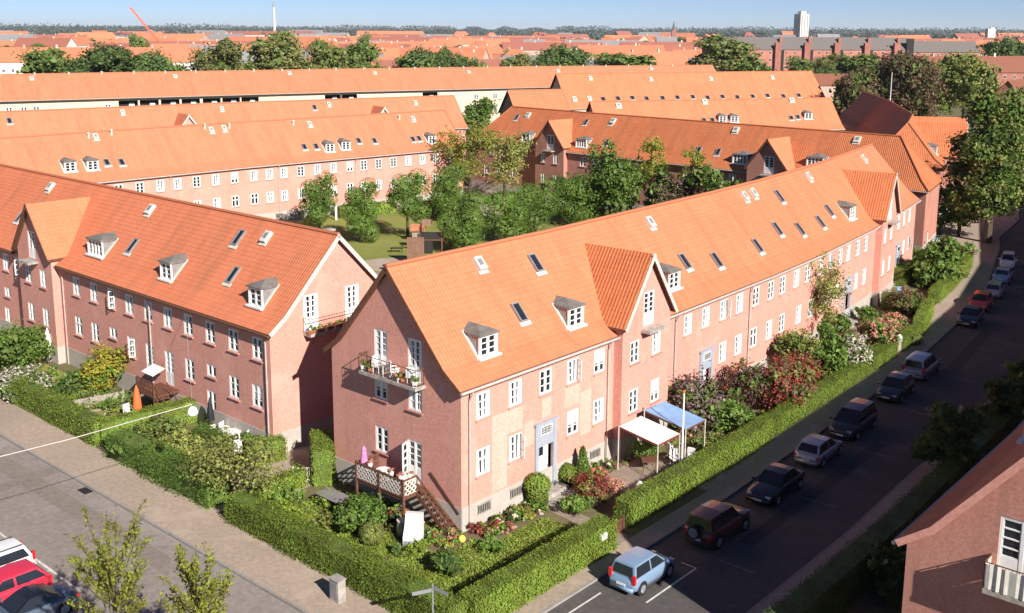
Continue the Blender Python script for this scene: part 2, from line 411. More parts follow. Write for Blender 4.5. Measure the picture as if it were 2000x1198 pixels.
class House:
    def __init__(s, name, label, pts, width, ze, zr, start='gable', end='gable', skew=0, wall='plaster', tile='tile', ov=.3, verge=.36,
                 plinth=1.35, kick=True, cat='house', group=None, trim='wood', hip=None, gutter=True, z0=-.3):
        s.line = Line(pts); s.W = width; s.ze = ze; s.zr = zr; s.hw = width/2; s.start = start; s.end = end; s.wallm = wall; s.tile = tile
        s.ov = ov; s.verge = verge; s.pl = plinth; s.trim = trim; s.hip = hip or s.hw*.85; s.gut = gutter; s.z0 = z0
        s.prof = [(ov, ze), (-.9, ze+(.9+ov)*.74), (-s.hw, zr)] if kick else [(ov, ze), (-s.hw, zr)]
        s.root = thing(name, label, cat, (*s.line.p[0], 0), group); s.ops = []; s.gops = {'start': [], 'end': []}; s.skip = []
        s.skew = skew
    def offp(s, i, o):
        p = s.line.off(i, o)
        if s.skew and i == len(s.line.p)-1: p = p-s.line.seg(i-1)[0]*(s.skew*-o/s.W)
        return p
    # -- geometry queries
    def zroof(s, o):
        o = max(o, -s.W-o) if o < -s.hw else o
        p = s.prof
        for (a, za), (b, zb) in zip(p, p[1:]):
            if o >= b-1e-9: return za+(zb-za)*(o-a)/(b-a)
        return s.zr
    def o_at(s, z):
        p = s.prof
        for (a, za), (b, zb) in zip(p, p[1:]):
            if z <= zb+1e-9: return a+(b-a)*(z-za)/(zb-za)
        return -s.hw
    def hit(s, px, py):
        """where a point of the front roof slope seen in the photograph lies: (s, o)"""
        z = s.ze; last = None
        while z < s.zr:
            u, o = s.line.proj(G2(px, py, z)); d = z-s.zroof(o) if o > -s.hw else 9
            if last is not None and last < 0 <= d: return u, o
            last = d; z += .02
        return s.line.proj(G2(px, py, (s.ze+s.zr)/2))
    def onwall(s, px, py, out=0.0):
        r = ray(px, py); best = None; L = s.line
        for i in range(len(L.p)-1):
            t, n = L.seg(i); dn = r.xy.dot(n)
            if abs(dn) < 1e-9: continue
            k = (L.p[i]+n*out).dot(n)/dn; q = r.xy*k; u = (q-L.p[i]).dot(t); l = L.c[i+1]-L.c[i]
            e = max(0, -u, u-l)
            if best is None or e < best[0]: best = (e, L.c[i]+u, HCAM+r.z*k)
        return best[1], best[2]
    # -- pieces
    def _win(s, p, t, z, w, h, rows, style, door, sill, parent=None, veil=None, rng=random):
        fr, pa, cu, bl = win_meshes(w, h, rows, style, door); par = parent or s.root
        rz = math.atan2(t.y, t.x); n = Vector((t.y, -t.x))
        q = Vector((p.x, p.y, z))-n.to_3d()*.03
        base = s.root.location
        fo = part('door' if door else 'window', fr, par, q-base, rz)
        part('pane', pa, fo)
        v = veil if veil is not None else rng.random()
        if v < .45: part('curtain', cu, fo)
        elif v < .56: part('blind', bl, fo)
        if sill: part('sill', sill_mesh(w, sill), fo)
        return fo
    def window(s, u, z0, w=1.07, h=1.45, rows=3, style='plain', door=False, sill='plaster_old', face='front', veil=None):
        op = (u-w/2, u+w/2, z0, z0+h, rows, style, door, sill, veil)
        (s.ops if face == 'front' else s.gops[face]).append(op)
    def build(s):
        L = s.line; W = s.W; n = len(L.p); wb, pb, base = MB(), MB(), s.root.location
        zt = s.zroof(0)-.05
        for i in range(n-1):
            t, nn = L.seg(i); a, b = L.c[i], L.c[i+1]
            P = lambda u, i=i, t=t: L.p[i]+t*(u-L.c[i])
            ops = []
            for o in s.ops:
                if o[0] >= a-.01 and o[1] <= b+.01: ops.append(o)
                elif o[0] < b < o[1]:                              # never let a bend cut a window
                    w = o[1]-o[0]; ops.append((b-w-.05, b-.05)+o[2:]) if (o[0]+o[1])/2 < b else None
                elif o[0] < a < o[1] and (o[0]+o[1])/2 >= a: w = o[1]-o[0]; ops.append((a+.05, a+.05+w)+o[2:])
            wall_cols(wb, P, nn, a, b, s.z0, lambda u: zt, [], ops)
            for o in ops:
                s._win(P((o[0]+o[1])/2), t, o[2], o[1]-o[0], o[3]-o[2], o[4], o[5], o[6], o[7], veil=o[8])
            pa, pe = P(a)+nn*.03, P(b)+nn*.03
            if s.pl: pb.prism([pa, pe, pe-nn*.06, pa-nn*.06], s.z0, s.pl)
            q0, q1 = s.offp(i, -W), s.offp(i+1, -W)                      # back wall
            wb.face([V3(q1, s.z0), V3(q0, s.z0), V3(q0, zt), V3(q1, zt)])
        for k, i in (('start', 0), ('end', n-1)):
            t, nn = L.seg(0 if i == 0 else n-2); kind = s.start if k == 'start' else s.end
            if kind == 'none': continue
            # walk so that the outward side is on the right
            A = L.off(i, -W) if k == 'start' else L.off(i, 0); d = nn if k == 'start' else (s.offp(i, -W)-A)/W; no = -t if k == 'start' else t
            P = lambda u, A=A, d=d: A+d*u
            top = (lambda u: s.zroof(-u)-.06) if kind == 'gable' else (lambda u: zt)
            wall_cols(wb, P, no, 0, W, s.z0, top, [.9, s.hw, W-.9], s.gops[k])
            for o in s.gops[k]: s._win(P((o[0]+o[1])/2), d, o[2], o[1]-o[0], o[3]-o[2], o[4], o[5], o[6], o[7], veil=o[8])
            if s.pl:
                pa, pe = P(-.03)+no*.03, P(W+.03)+no*.03; pb.prism([pa, pe, pe-no*.06, pa-no*.06], s.z0, s.pl+.002)
        obj('wall', wb, s.wallm, s.root)
        if s.pl: obj('plinth', pb, 'plinth', s.root)
        s._roof()
    def _roof(s):
        L = s.line; W = s.W; n = len(L.p)
        prof = s.prof+[(-W-o, z) for o, z in s.prof[-2::-1]]; mid = len(s.prof)-1
        vl = [0.0]
        for (a, za), (b, zb) in zip(prof, prof[1:]): vl.append(vl[-1]+math.hypot(b-a, zb-za))
        def station(i, j, dz=0):
            o, z = prof[j]; p = s.offp(i, o); sh = 0; frac = (s.ov-(o if j <= mid else -W-o))/(s.hw+s.ov)
            if i == 0:
                t = L.seg(0)[0]; sh = -s.verge if s.start == 'gable' else (-s.ov+frac*(s.hip+s.ov) if s.start == 'hip' else 0); p = p+t*sh
            if i == n-1:
                t = L.seg(n-2)[0]; sh = s.verge if s.end == 'gable' else (s.ov-frac*(s.hip+s.ov) if s.end == 'hip' else 0); p = p+t*sh
            return Vector((p.x, p.y, z+dz)), L.c[i]+sh
        rb = MB(); T = .17; J = len(prof)
        for i in range(n-1):
            for j in range(J-1):
                q = [station(i, j), station(i+1, j), station(i+1, j+1), station(i, j+1)]
                vv = lambda jj: vl[jj] if jj <= mid else vl[-1]-vl[jj]
                rb.face([x[0] for x in q], 0, [(q[0][1], vv(j)), (q[1][1], vv(j)), (q[2][1], vv(j+1)), (q[3][1], vv(j+1))])
                rb.face([station(i, j, -T)[0], station(i, j+1, -T)[0], station(i+1, j+1, -T)[0], station(i+1, j, -T)[0]], 1)
            for j in (0, J-1): rb.face([station(i, j)[0], station(i, j, -T)[0], station(i+1, j, -T)[0], station(i+1, j)[0]], 1)
        for k, i in (('start', 0), ('end', n-1)):
            kind = s.start if k == 'start' else s.end
            if kind == 'hip':
                for j in range(mid):
                    a, b, c, d = station(i, j)[0], station(i, J-1-j)[0], station(i, J-2-j)[0], station(i, j+1)[0]
                    w = (b-a).length/2; w2 = (c-d).length/2
                    rb.face([a, b, c, d], 0, [(-w, vl[j]), (w, vl[j]), (w2, vl[j+1]), (-w2, vl[j+1])])
                rb.face([station(i, 0)[0], station(i, 0, -T)[0], station(i, J-1, -T)[0], station(i, J-1)[0]], 1)
            else:
                for j in range(J-1): rb.face([station(i, j)[0], station(i, j+1)[0], station(i, j+1, -T)[0], station(i, j, -T)[0]], 1)
        ro = obj('roof', rb, [s.tile, s.trim], s.root); s.roof = ro
        cp = MB()                                                    # ridge tiles
        for i in range(n-1):
            a, b = station(i, mid)[0], station(i+1, mid)[0]; cp.tube([a+Vector((0, 0, .0)), b+Vector((0, 0, .0))], .13, 6)
        for k, i in (('start', 0), ('end', n-1)):
            if (s.start if k == 'start' else s.end) == 'hip':
                for jj in (range(0, mid+1), range(J-1, mid-1, -1)):
                    cp.tube([station(i, j)[0]+Vector((0, 0, .02)) for j in jj], .12, 6)
        obj('ridge_tiles', cp, s.tile+'_ridge' if s.tile+'_ridge' in MATS else s.tile, ro)
        for k, i in (('start', 0), ('end', n-1)):                    # barge boards along the gables
            if (s.start if k == 'start' else s.end) == 'gable' and s.bargemat:
                bm = MB(); t = L.seg(0 if i == 0 else n-2)[0].to_3d()*(-1 if i == 0 else 1)
                for j in range(J-1):
                    a, b = station(i, j)[0], station(i, j+1)[0]
                    d = (b-a); nrm = d.cross(t).normalized(); nrm = nrm if nrm.z > 0 else -nrm
                    bm.box((a+b)/2+t*.03-nrm*.10, (d.length, .05, .26), (d.normalized(), t, nrm))
                obj('verge', bm, s.bargemat, ro)
        if s.gut:
            gm = MB()
            for i in range(n-1):
                ext = lambda i, e: station(i, 0)[0]
                a, b = station(i, 0)[0], station(i+1, 0)[0]; nn = L.seg(i)[1].to_3d()
                gm.tube([a+nn*.07-Vector((0, 0, .12)), b+nn*.07-Vector((0, 0, .12))], .085, 6)
            obj('gutter', gm, s.gutmat, s.root)
    bargemat = None; gutmat = 'pipe'
    def downpipe(s, u, out=.0):
        p, t, n = s.line.at(u); m = MB(); q = p+n*.09
        m.tube([V3(p+n*(s.ov+.05), s.ze-.2), V3(p+n*(s.ov-.02), s.ze-.35), V3(q, s.ze-.75), V3(q, 0)], .055, 6)
        obj('downpipe', m, 'pipe', s.root)
    def _slope(s, u, o):
        p, t, n = s.line.at(u); z = s.zroof(o); e = .05; dz = (s.zroof(o-e)-z)/e
        up = Vector((-n.x, -n.y, dz)).normalized(); return V3(p+n*o, z), t.to_3d(), up, t.to_3d().cross(up) if t.to_3d().cross(up).z > 0 else -t.to_3d().cross(up)
    def skylight(s, u, o, w=.6, h=1.0, kind='skylight'):
        c, x, y, z = s._slope(u, o); m = MB(); g = MB()
        m.box(c+z*.05-y*(h/2+.16), (w+.35, .28, .05), (x, y, z))      # lead apron
        k = 'offwhite' if kind == 'skylight' else 'white'
        for a in (-1, 1): m.box(c+z*.07+x*a*(w/2), (.09, h+.1, .18), (x, y, z), 1); m.box(c+z*.07+y*a*(h/2), (w, .09, .179), (x, y, z), 1)
        g.face([c+z*.12+x*(a*w/2)+y*(b*h/2) for a, b in ((-1, -1), (1, -1), (1, 1), (-1, 1))])
        mo = obj('skylight', m, ['offwhite', 'zinc' if kind == 'skylight' else 'white'], s.root); obj('pane', g, 'glass', mo)
    def hatch(s, u, o, w=.62, h=.85):
        """white hooded roof hatch"""
        c, x, y, z = s._slope(u, o); m = MB(); n = s.line.at(u)[2].to_3d()
        m.box(c+z*.12, (w, h, .26), (x, y, z)); m.box(c-y*(h/2+.12)+z*.04, (w+.15, .22, .06), (x, y, z))
        g = MB(); g.box(c+z*.255+y*.05, (w*.55, h*.5, .02), (x, y, z))
        mo = obj('roof_hatch', m, 'offwhite', s.root); obj('pane', g, 'zinc', mo)
    def basement(s, u, w=1.0):
        p, t, n = s.line.at(u); T, N3, Z = t.to_3d(), n.to_3d(), Vector((0, 0, 1)); m = MB(); m.box(V3(p+n*.035, .86), (w, .03, .5), (T, N3, Z), 1)
        for k in range(7): m.box(V3(p+n*.055+t*(-w/2+.08+k*(w-.16)/6), .86), (.04, .02, .46), (T, N3, Z))
        for z in (.60, 1.12): m.box(V3(p+n*.045, z), (w+.12, .06, .06), (T, N3, Z))
        obj('basement_window', m, ['stone', 'dark'], s.root)
    def vent(s, u, o, h=.6, r=.13):
        c = s._slope(u, o)[0]; m = MB(); m.lathe(c-Vector((0, 0, .1)), [(r, 0), (r, h), (r*1.5, h), (r*1.5, h+.12), (.02, h+.2)], 8); obj('vent', m, 'offwhite', s.root)
    def chimney(s, u, o, w=.6, h=1.2):
        c, x, y, z = s._slope(u, o); n = Vector((x.y, -x.x, 0)); m = MB(); Z = Vector((0, 0, 1))
        m.box(c+Z*(h/2-.4), (w, w, h+.8), (x, n, Z)); m.box(c+Z*(h+.06), (w+.14, w+.14, .12), (x, n, Z), 1); obj('chimney', m, ['plaster', 'stone'], s.roof)
    def dormer(s, u, o, w=1.35, h=1.3, n=2, cheek='zinc'):
        p, t, nn = s.line.at(u); zb = s.zroof(o); zt = zb+h; ob = s.o_at(min(zt, s.zr)); Z = Vector((0, 0, 1))
        Q = lambda x, oo, z: V3(p+t*x+nn*oo, z)
        m = MB()
        for a in (-1, 1):
            x = a*w/2
            m.face([Q(x, o, zb-.2), Q(x, o, zt), Q(x, ob, zt), Q(x, o-.02, zb-.2)], 0)
            m.box((Q(x, o+.02, zb+h/2)), (.10, .10, h), (t.to_3d(), nn.to_3d(), Z), 1)
            d = Q(x, ob, zt)-Q(x, o, zb); m.box((Q(x, ob, zt)+Q(x, o, zb))/2+t.to_3d()*a*.07+Vector((0, 0, .03)), (d.length, .16, .06), (d.normalized(), t.to_3d(), d.normalized().cross(t.to_3d())), 2)
        m.box(Q(0, o+.10, zb-.03), (w+.34, .34, .12), (t.to_3d(), nn.to_3d(), Z), 1)
        m.box(Q(0, o+.03, zt-.06), (w, .1, .14), (t.to_3d(), nn.to_3d(), Z), 1)
        dm = obj('dormer', m, [cheek, 'white', 'offwhite'], s.root)
        r = MB(); rise = .34; e = .10; zr2 = min(zt+rise, s.zr-.05); R2 = Q(0, s.o_at(zr2), zr2); R1 = Q(0, o-.75, zr2)
        if (R2-R1).dot(-nn.to_3d()) < 0: R1 = Q(0, (o+e+s.o_at(zr2))/2, zr2)
        FL, FR = Q(-w/2-e, o+e+.08, zt-.02), Q(w/2+e, o+e+.08, zt-.02); BL, BR = Q(-w/2-e, ob, zt-.02), Q(w/2+e, ob, zt-.02)
        r.face([FL, FR, R1]); r.face([FR, BR, R2, R1]); r.face([BL, FL, R1, R2]); dn = Vector((0, 0, .09))
        r.face([FL-dn, BL-dn, BR-dn, FR-dn]); r.face([FL, FL-dn, FR-dn, FR]); r.face([FL, BL, BL-dn, FL-dn]); r.face([FR, FR-dn, BR-dn, BR])
        obj('roof', r, 'lead', dm)
        fr, pa, cu, bl = win_meshes(w-.1, h-.12, 3, 'plain' if n == 2 else 'w4'); rz = math.atan2(t.y, t.x)
        for nm, me in (('window', fr), ('pane', pa)):
            q = Q(0, o+.03, zb)-s.root.location; part(nm, me, dm, q, rz)
    def bay(s, uc, hw, proj, ze, zr, wins=(), attic=None, balcony=None, ov=.25, vg=.35, tile=None, barge='offwhite', z0=-.3, rail=True):
        """gabled bay that steps out of the front wall; a cross roof runs back into the main roof"""
        p, t, nn = s.line.at(uc); Z = Vector((0, 0, 1)); w = MB(); pl = MB()
        Q = lambda x, o: p+t*x+nn*o
        top = lambda x: ze-.05+(zr-ze)*(1-abs(x)/hw) if True else ze
        ops = [(x-a/2, x+a/2, z, z+h, 3, st, False, 'plaster_old', None) for x, z, a, h, st in wins]
        if attic: ops.append((attic[0]-attic[2]/2, attic[0]+attic[2]/2, attic[1], attic[1]+attic[3], 4, 'plain', True, None, .9))
        wall_cols(w, lambda x: Q(x, proj), nn, -hw, hw, z0, top, [0], ops)
        for a in (-1, 1):
            A, B = Q(a*hw, proj), Q(a*hw, -2.6)
            w.face([V3(A, z0), V3(B, z0), V3(B, ze-.05), V3(A, ze-.05)])
            pl.prism([Q(a*(hw+.03), proj+.03), Q(a*(hw+.03), 0), Q(a*(hw-.03), 0), Q(a*(hw-.03), proj+.03)], z0, 1.352)
        pl.prism([Q(-hw+.03, proj+.03), Q(hw-.03, proj+.03), Q(hw-.03, proj-.03), Q(-hw+.03, proj-.03)], z0, 1.35)
        wo = obj('gable_bay', w, s.wallm, s.root); obj('plinth', pl, 'plinth', wo)
        for o in ops: s._win(Q((o[0]+o[1])/2, proj), t, o[2], o[1]-o[0], o[3]-o[2], o[4], o[5], o[6], o[7], parent=wo, veil=o[8])
        r = MB(); T = .16; sl = (zr-ze)/hw; zo = ze-sl*ov; of = proj+vg
        def pt(x, z, front, dz=0):
            o = of if front else s.o_at(min(max(z, s.ze), s.zr))-.15
            return V3(Q(x, o), z+dz)
        for a in (-1, 1):
            x = a*(hw+ov); ln = math.hypot(hw+ov, zr-zo)
            E0, E1, R1, R0 = pt(x, zo, True), pt(x, zo, False), pt(0, zr, False), pt(0, zr, True)
            r.face([E0, E1, R1, R0], 0, [(0, 0), ((E1-E0).length, 0), ((R1-R0).length, ln), (0, ln)])
            d = Vector((0, 0, -T)); r.face([E0+d, R0+d, R1+d, E1+d], 1); r.face([E0, E0+d, E1+d, E1], 1); r.face([E0, R0, R0+d, E0+d], 1)
        ro = obj('roof', r, [tile or s.tile, s.trim], wo)
        if barge:
            b = MB()
            for a in (-1, 1):
                A, B = pt(a*(hw+ov), zo, True), pt(0, zr, True); d = (B-A).normalized(); nr = d.cross(nn.to_3d()); nr = nr if nr.z > 0 else -nr
                b.box((A+B)/2+nn.to_3d()*.03-nr*.1, ((B-A).length+.1, .06, .24), (d, nn.to_3d(), nr))
            obj('verge', b, barge, wo)
        if balcony:
            x, z, bw, bd = balcony
            s.balcony(Q(x, proj), t, nn, z, bw, bd, wo)
    def balcony(s, p, t, nn, z, w, d, parent, slab='stone', rail='wood'):
        Z = Vector((0, 0, 1)); T3, N3 = t.to_3d(), nn.to_3d(); m = MB(); c = V3(p, z)
        m.box(c+N3*d/2-Z*.09, (w, d, .18), (T3, N3, Z)); so = obj('balcony', m, slab, parent)
        r = MB(); hh = .95
        cs = [c-T3*w/2+N3*.05, c-T3*w/2+N3*(d-.04), c+T3*w/2+N3*(d-.04), c+T3*w/2+N3*.05]
        if parent != s.root: return so
        for a, b in zip(cs, cs[1:]):
            for z2 in (.12, hh): r.beam(a+Z*z2, b+Z*z2, .035)
            k = max(2, int((b-a).length/.2))
            for i in range(k+1): q = a+(b-a)*(i/k); r.beam(q, q+Z*hh, .013)
        obj('railing', r, rail, so); return so

# ------------------------------------------------------------------ the houses round the court
def rows_from(h, pts, z0, hh, w=1.07, out=0, lo=None, hi=None, jitter=True, **kw):
    """windows of one storey at the picture positions pts, all on the same sill height"""
    rng = random.Random(len(pts))
    for x, y in pts:
        u, _ = h.onwall(x, y, out)
        if any(abs((o[0]+o[1])/2-u) < w+.1 and abs(o[2]-z0) < 1 for o in h.ops): continue
        st = rng.choice(['plain', 'plain', 'plain', 'open', 'cross']) if z0 < 5 else rng.choice(['plain', 'plain', 'plain', 'plain', 'open'])
        h.window(u, z0, w, hh, style=kw.get('style', st), sill=kw.get('sill', 'plaster'), veil=kw.get('veil'))
def portal(h, u, w, z0, z1, out=0, number=True, deep=.4):
    """grey door surround with a glazed panel over a white panelled door set deep in the opening"""
    p, t, n = h.line.at(u); T, N3, Z = t.to_3d(), n.to_3d(), Vector((0, 0, 1)); h.ops.append((u-w/2+.28, u+w/2-.28, z0, z1-1.35, 0, 'none', True, None, .9))
    m = MB(); q = lambda x, o, z: V3(p+t*x+n*o, z)
    for a in (-1, 1): m.box(q(a*(w/2-.14), .02, (z0+z1)/2), (.28, .16, z1-z0), (T, N3, Z))
    m.box(q(0, .02, z1-.70), (w-.56, .12, 1.3), (T, N3, Z)); m.box(q(0, .06, z1+.06), (w+.16, .3, .12), (T, N3, Z))
    so = obj('door_surround', m, 'greypaint', h.root)
    f = MB(); f.box(q(0, .09, z1-.42), (w-.9, .03, .52), (T, N3, Z))
    for k in range(7): x = -(w-1.1)/2+(w-1.1)*k/6; f.box(q(x, .112, z1-.42), (.05, .02, .4), (T, N3, Z), 1)
    for k in range(3): f.box(q(0, .113, z1-.58+.16*k), (w-1.1, .018, .03), (T, N3, Z), 1)
    obj('transom_light', f, ['white', 'glass'], so)
    d = MB(); dz = z1-1.35-z0; d.box(q(0, -.35, z0+dz/2), (w-.56, .06, dz), (T, N3, Z))
    for k in (0, 1): d.box(q(0, -.31, z0+.35+.65*k), (w-.95, .03, .5), (T, N3, Z))
    g = MB(); g.box(q(0, -.30, z0+dz-.5), (.34, .03, .5), (T, N3, Z))
    do = obj('door', d, 'white', h.root); obj('pane', g, 'glass', do)
    k = MB(); k.box(q((w-.56)/2-.12, -.27, z0+1.05), (.05, .1, .14), (T, N3, Z)); obj('handle', k, 'steel', do)
    s = MB(); s.box(q(0, .35, z0-.16), (w+.2, 1.2, .32), (T, N3, Z)); s.box(q(0, .6, z0-.36), (w+.6, 1.8, .2), (T, N3, Z)); obj('doorstep', s, 'stone', h.root)
_ow = House._win
def _win2(s, p, t, z, w, h, rows, style, door, sill, parent=None, veil=None, rng=random):
    if style == 'none': return None
    return _ow(s, p, t, z, w, h, rows, style, door, sill, parent, veil, rng)
House._win = _win2

# --- the corner house whose sunny front follows the right street
A = House('row_house', 'long salmon house at the street corner, sunlit front with two gabled bays', [L2(0, 0), L2(13, 0), L2(19.7, -.28), L2(34, -.85), L2(43.3, -1.5), L2(57.5, -3.05), L2(77.5, -6.4)],
          10.35, 7.88, 13.6, tile='tile', group='salmon row houses of the estate')
A.bargemat = 'wood'
rows_from(A, [(944, 790), (1007, 766), (1066, 745), (1119, 723), (1171, 705), (1344, 634), (1379, 619), (1414, 603), (1445, 592), (1477, 578), (1503, 566), (1529, 555), (1556, 543), (1578, 530), (1603, 516), (1621, 508), (1642, 498), (1657.5, 490), (1676, 481), (1692, 472), (1755.7, 436), (1766, 430), (1776.7, 421)], 5.87, 1.45)
rows_from(A, [(944, 900), (1007, 872), (1119, 823), (1169, 802), (1411.5, 687), (1442, 675), (1472, 657), (1500, 640), (1527, 630), (1560, 610), (1588, 597), (1615, 580), (1636.5, 568), (1672, 546), (1688, 536), (1764.5, 482), (1775, 470)], 2.72, 1.5)
portal(A, 6.8, 1.86, .32, 4.2)
for x, y in ((1378.9, 700), (1655, 565), (1753, 490)): portal(A, A.onwall(x, y)[0], 1.86, .32, 4.2)
for u in (1.7, 4.3, 11.5): A.basement(u)
def gab(h, face, u, *a, **k): h.window(u, *a, face=face, **k)
for uu, z, hh, dr in ((6.15, 5.85, 1.5, 0), (3.4, 5.85, 1.5, 0), (6.15, 2.75, 1.5, 0)):
    A.window(10.35-uu, z, 1.05, hh, face='start')
A.window(10.35-6.1, 7.5, 1.05, 2.35, rows=4, door=True, face='start', sill=None, veil=.3); A.window(10.35-3.4, 7.5, 1.05, 2.35, rows=4, door=True, face='start', sill=None, veil=.3)
A.window(10.35-3.5, 1.75, 1.1, 2.4, rows=4, door=True, face='start', sill=None, veil=.9)
A.build()
A.bay(16.0, 2.75, .6, 8.75, 12.55, wins=((-1.35, 5.87, 1.0, 1.45, 'plain'), (1.15, 5.87, 1.0, 1.45, 'plain'), (-1.35, 2.72, 1.0, 1.5, 'plain'), (1.15, 2.72, 1.0, 1.5, 'plain')), attic=(.15, 8.0, 1.2, 2.15), balcony=(.2, 7.85, 1.9, .7), tile='tile_old')
_u2 = (A.onwall(1717, 520, .6)[0]+A.onwall(1745, 480, .6)[0])/2
A.bay(_u2+.3, 2.75, .6, 8.75, 12.55, wins=((-1.35, 5.87, 1.0, 1.45, 'plain'), (1.15, 5.87, 1.0, 1.45, 'plain'), (-1.35, 2.72, 1.0, 1.5, 'plain'), (1.15, 2.72, 1.0, 1.5, 'plain')), attic=(.15, 8.0, 1.2, 2.15), balcony=(.2, 7.85, 1.9, .8), tile='tile_old')
for x, y in ((1013, 611), (1045, 514), (1336, 510), (1398, 509), (1478, 481), (1517, 448), (1561, 448), (1601, 433), (1618, 411), (1521, 383)): A.skylight(*A.hit(x, y), w=.55, h=1.15)
for x, y in ((935, 516), (1268, 436), (1453, 383), (1470, 378), (1578, 346), (1686, 310)): A.hatch(*A.hit(x, y))
for x, y in ((950, 690), (1121, 632), (1313, 560), (1662, 425)): u, o = A.hit(x, y); A.dormer(u, o+.1)
for u in (.55, 12.6, A.onwall(1463, 600)[0], A.onwall(1316, 700)[0]): A.downpipe(u)
p, t, n = A.line.at(0)
pm = MB()
for u0, u1, z0, z1 in ((2.35, 4.85, 4.4, 5.72), (2.35, 3.55, 1.45, 4.4), (4.98, 5.75, 3.2, 4.62), (8.55, 9.95, 4.5, 5.72), (10.0, 11.05, 2.4, 5.1), (6.5, 7.3, 4.5, 5.6)):
    pm = MB(); pm.face([V3(p+t*u0+n*.003, z0), V3(p+t*u1+n*.003, z0), V3(p+t*u1+n*.003, z1), V3(p+t*u0+n*.003, z1)]); obj('paint_patch', pm, 'plaster_patch', A.root)
pass
# gable terrace high up: slab, thin railing, on the end wall that faces the left street
ga, gt, gn = L2(0, 0), -NA, -DA                                     # end wall: from the corner inwards, outward = -DA
def agable(x, o): return L2(-o, -x)
A.balcony(agable(4.85, 0), NA, -DA, 7.5, 4.5, .75, A.root)

# --- the house on the left street
bB = Vector((-14.63, 61.73)); dB = Vector((-.74018, .6724)).normalized(); nB = Vector((-dB.y, dB.x))*1.0
nB = Vector((-.6724, -.74018))
def LB(s, o): return bB+dB*s+nB*o
B = House('row_house', 'salmon house on the left street with three grey dormers and a sunlit gable end', [LB(78, 1.5), LB(52, .3), LB(0, 0)], 10.4, 7.88, 13.25, tile='tile', group='salmon row houses of the estate', wall='plaster', trim='wood')
B.bargemat = 'offwhite'; B.gutmat = 'wood'
sB = lambda x, y: B.onwall(x, y)[0]
rows_from(B, [(x, 690-(503-x)*.325) for x in (150, 184, 218, 253, 290, 328, 368, 411, 456, 503)]+[(10, 500), (34, 515)], 5.87, 1.45)
rows_from(B, [(154, 640), (186, 650), (257, 680), (371, 725), (458, 760), (503, 777)], 2.72, 1.5)
for x, y in ((221, 646), (413, 722), (14, 565)): B.window(sB(x, y), 3.55, 1.05, .85, rows=1, sill='plaster_old', veil=.9)
for x, y in ((293, 690), (331, 710), (48, 590)): B.window(sB(x, y), 1.8, 1.1, 2.4, rows=4, door=True, sill=None, veil=.2)
for x, y in ((413, 770), (221, 690), (14, 600)): B.window(sB(x, y), .5, 1.0, 2.1, rows=2, door=True, sill=None, veil=.9)
for x, w in ((8.4, 1.1), (5.2, 1.1)): B.window(x, 7.5, w, 2.4, rows=4, door=True, face='end', sill=None, veil=.1) if 0 else None
B.gops['end'] = []
for uu in (3.15, 6.45): B.window(uu, 7.35, 1.15, 2.35, rows=4, door=True, face='end', sill=None, veil=.1)
B.build()
LBl = B.line.L
B.bay(LBl-30.4, 2.9, .6, 8.75, 12.4, wins=((-1.3, 5.87, 1.0, 1.45, 'plain'), (1.3, 5.87, 1.0, 1.45, 'plain'), (-1.3, 2.72, 1.0, 1.5, 'plain'), (1.3, 2.72, 1.0, 1.5, 'plain')), attic=(-.2, 8.0, 1.2, 2.2), balcony=(-.2, 7.9, 1.8, .8), barge='wood')
for x, y in ((260, 481), (456, 537), (467, 464), (42, 422)): B.skylight(*B.hit(x, y), w=.55, h=1.15)
for x, y in ((522, 463), (295, 410), (100, 366), (63, 330)): B.hatch(*B.hit(x, y))
for x, y, w in ((503, 594, 1.35), (328, 541, 1.35), (190, 496, 2.2)): u, o = B.hit(x, y); B.dormer(u, o+.1, w=w, n=2 if w < 2 else 4)
for u in (LBl-.35, LBl-14.0, LBl-26.9): B.downpipe(u)
B.chimney(LBl-.9, -5.5, .42, .35)
gE = LB(0, 0)
B.balcony(gE-nB*4.8, nB*1.0, -dB, 7.35, 4.6, .75, B.root)

# --- the house along the far side of the court
pc, tc, nc = Vector((-34.58, 139.28)), Vector((.74, .672)).normalized(), Vector((.672, -.74)).normalized()
LC = lambda s, o: pc+tc*s+nc*(o-.3)
Cc = House('row_house', 'salmon house across the court with two long sunlit rows of windows', [LC(-62, 4), LC(-20.5, 1.1), LC(0, -.1), LC(36.3, .4)], 10.4, 7.88, 13.3, tile='tile_far', group='salmon row houses of the estate')
Cc.bargemat = 'wood'
up = [(x, 0) for x in (233, 274, 314, 348, 385, 422, 459, 494, 527, 555, 588, 621, 652, 684, 711, 740, 769, 798, 826, 851, 880)]
rows_from(Cc, [(x, 372-(x-348)*.094) for x, _ in up], 5.87, 1.45, style='plain')
rows_from(Cc, [(x, 396-(x-424)*.094) for x in (348, 386, 424, 460, 495, 528, 556, 589, 620, 652, 684, 711, 740, 769, 798, 826, 851, 880)], 2.72, 1.5, style='cross')
rng0 = random.Random(3)
for u in [5+3.4*i for i in range(26)]: Cc.basement(u, .9)
Cc.build()
for x, y in ((208, 317), (237, 315), (594, 287), (617, 285), (700, 275), (731, 275), (806, 272), (818, 271)): Cc.skylight(*Cc.hit(x, y), w=.6, h=.9)
for x, y in ((186, 267), (412, 252), (437, 251), (604, 242), (806, 231)): Cc.hatch(*Cc.hit(x, y))
for x, y in ((173, 266), (218, 262), (400, 251), (450, 250), (573, 243), (780, 231)): Cc.vent(*Cc.hit(x, y))
for x, y in ((137, 333), (181, 331), (644, 294), (675, 291), (843, 278)): u, o = Cc.hit(x, y); Cc.dormer(u, o+.1)
for x in (333, 545, 696): Cc.downpipe(Cc.onwall(x, 380)[0])

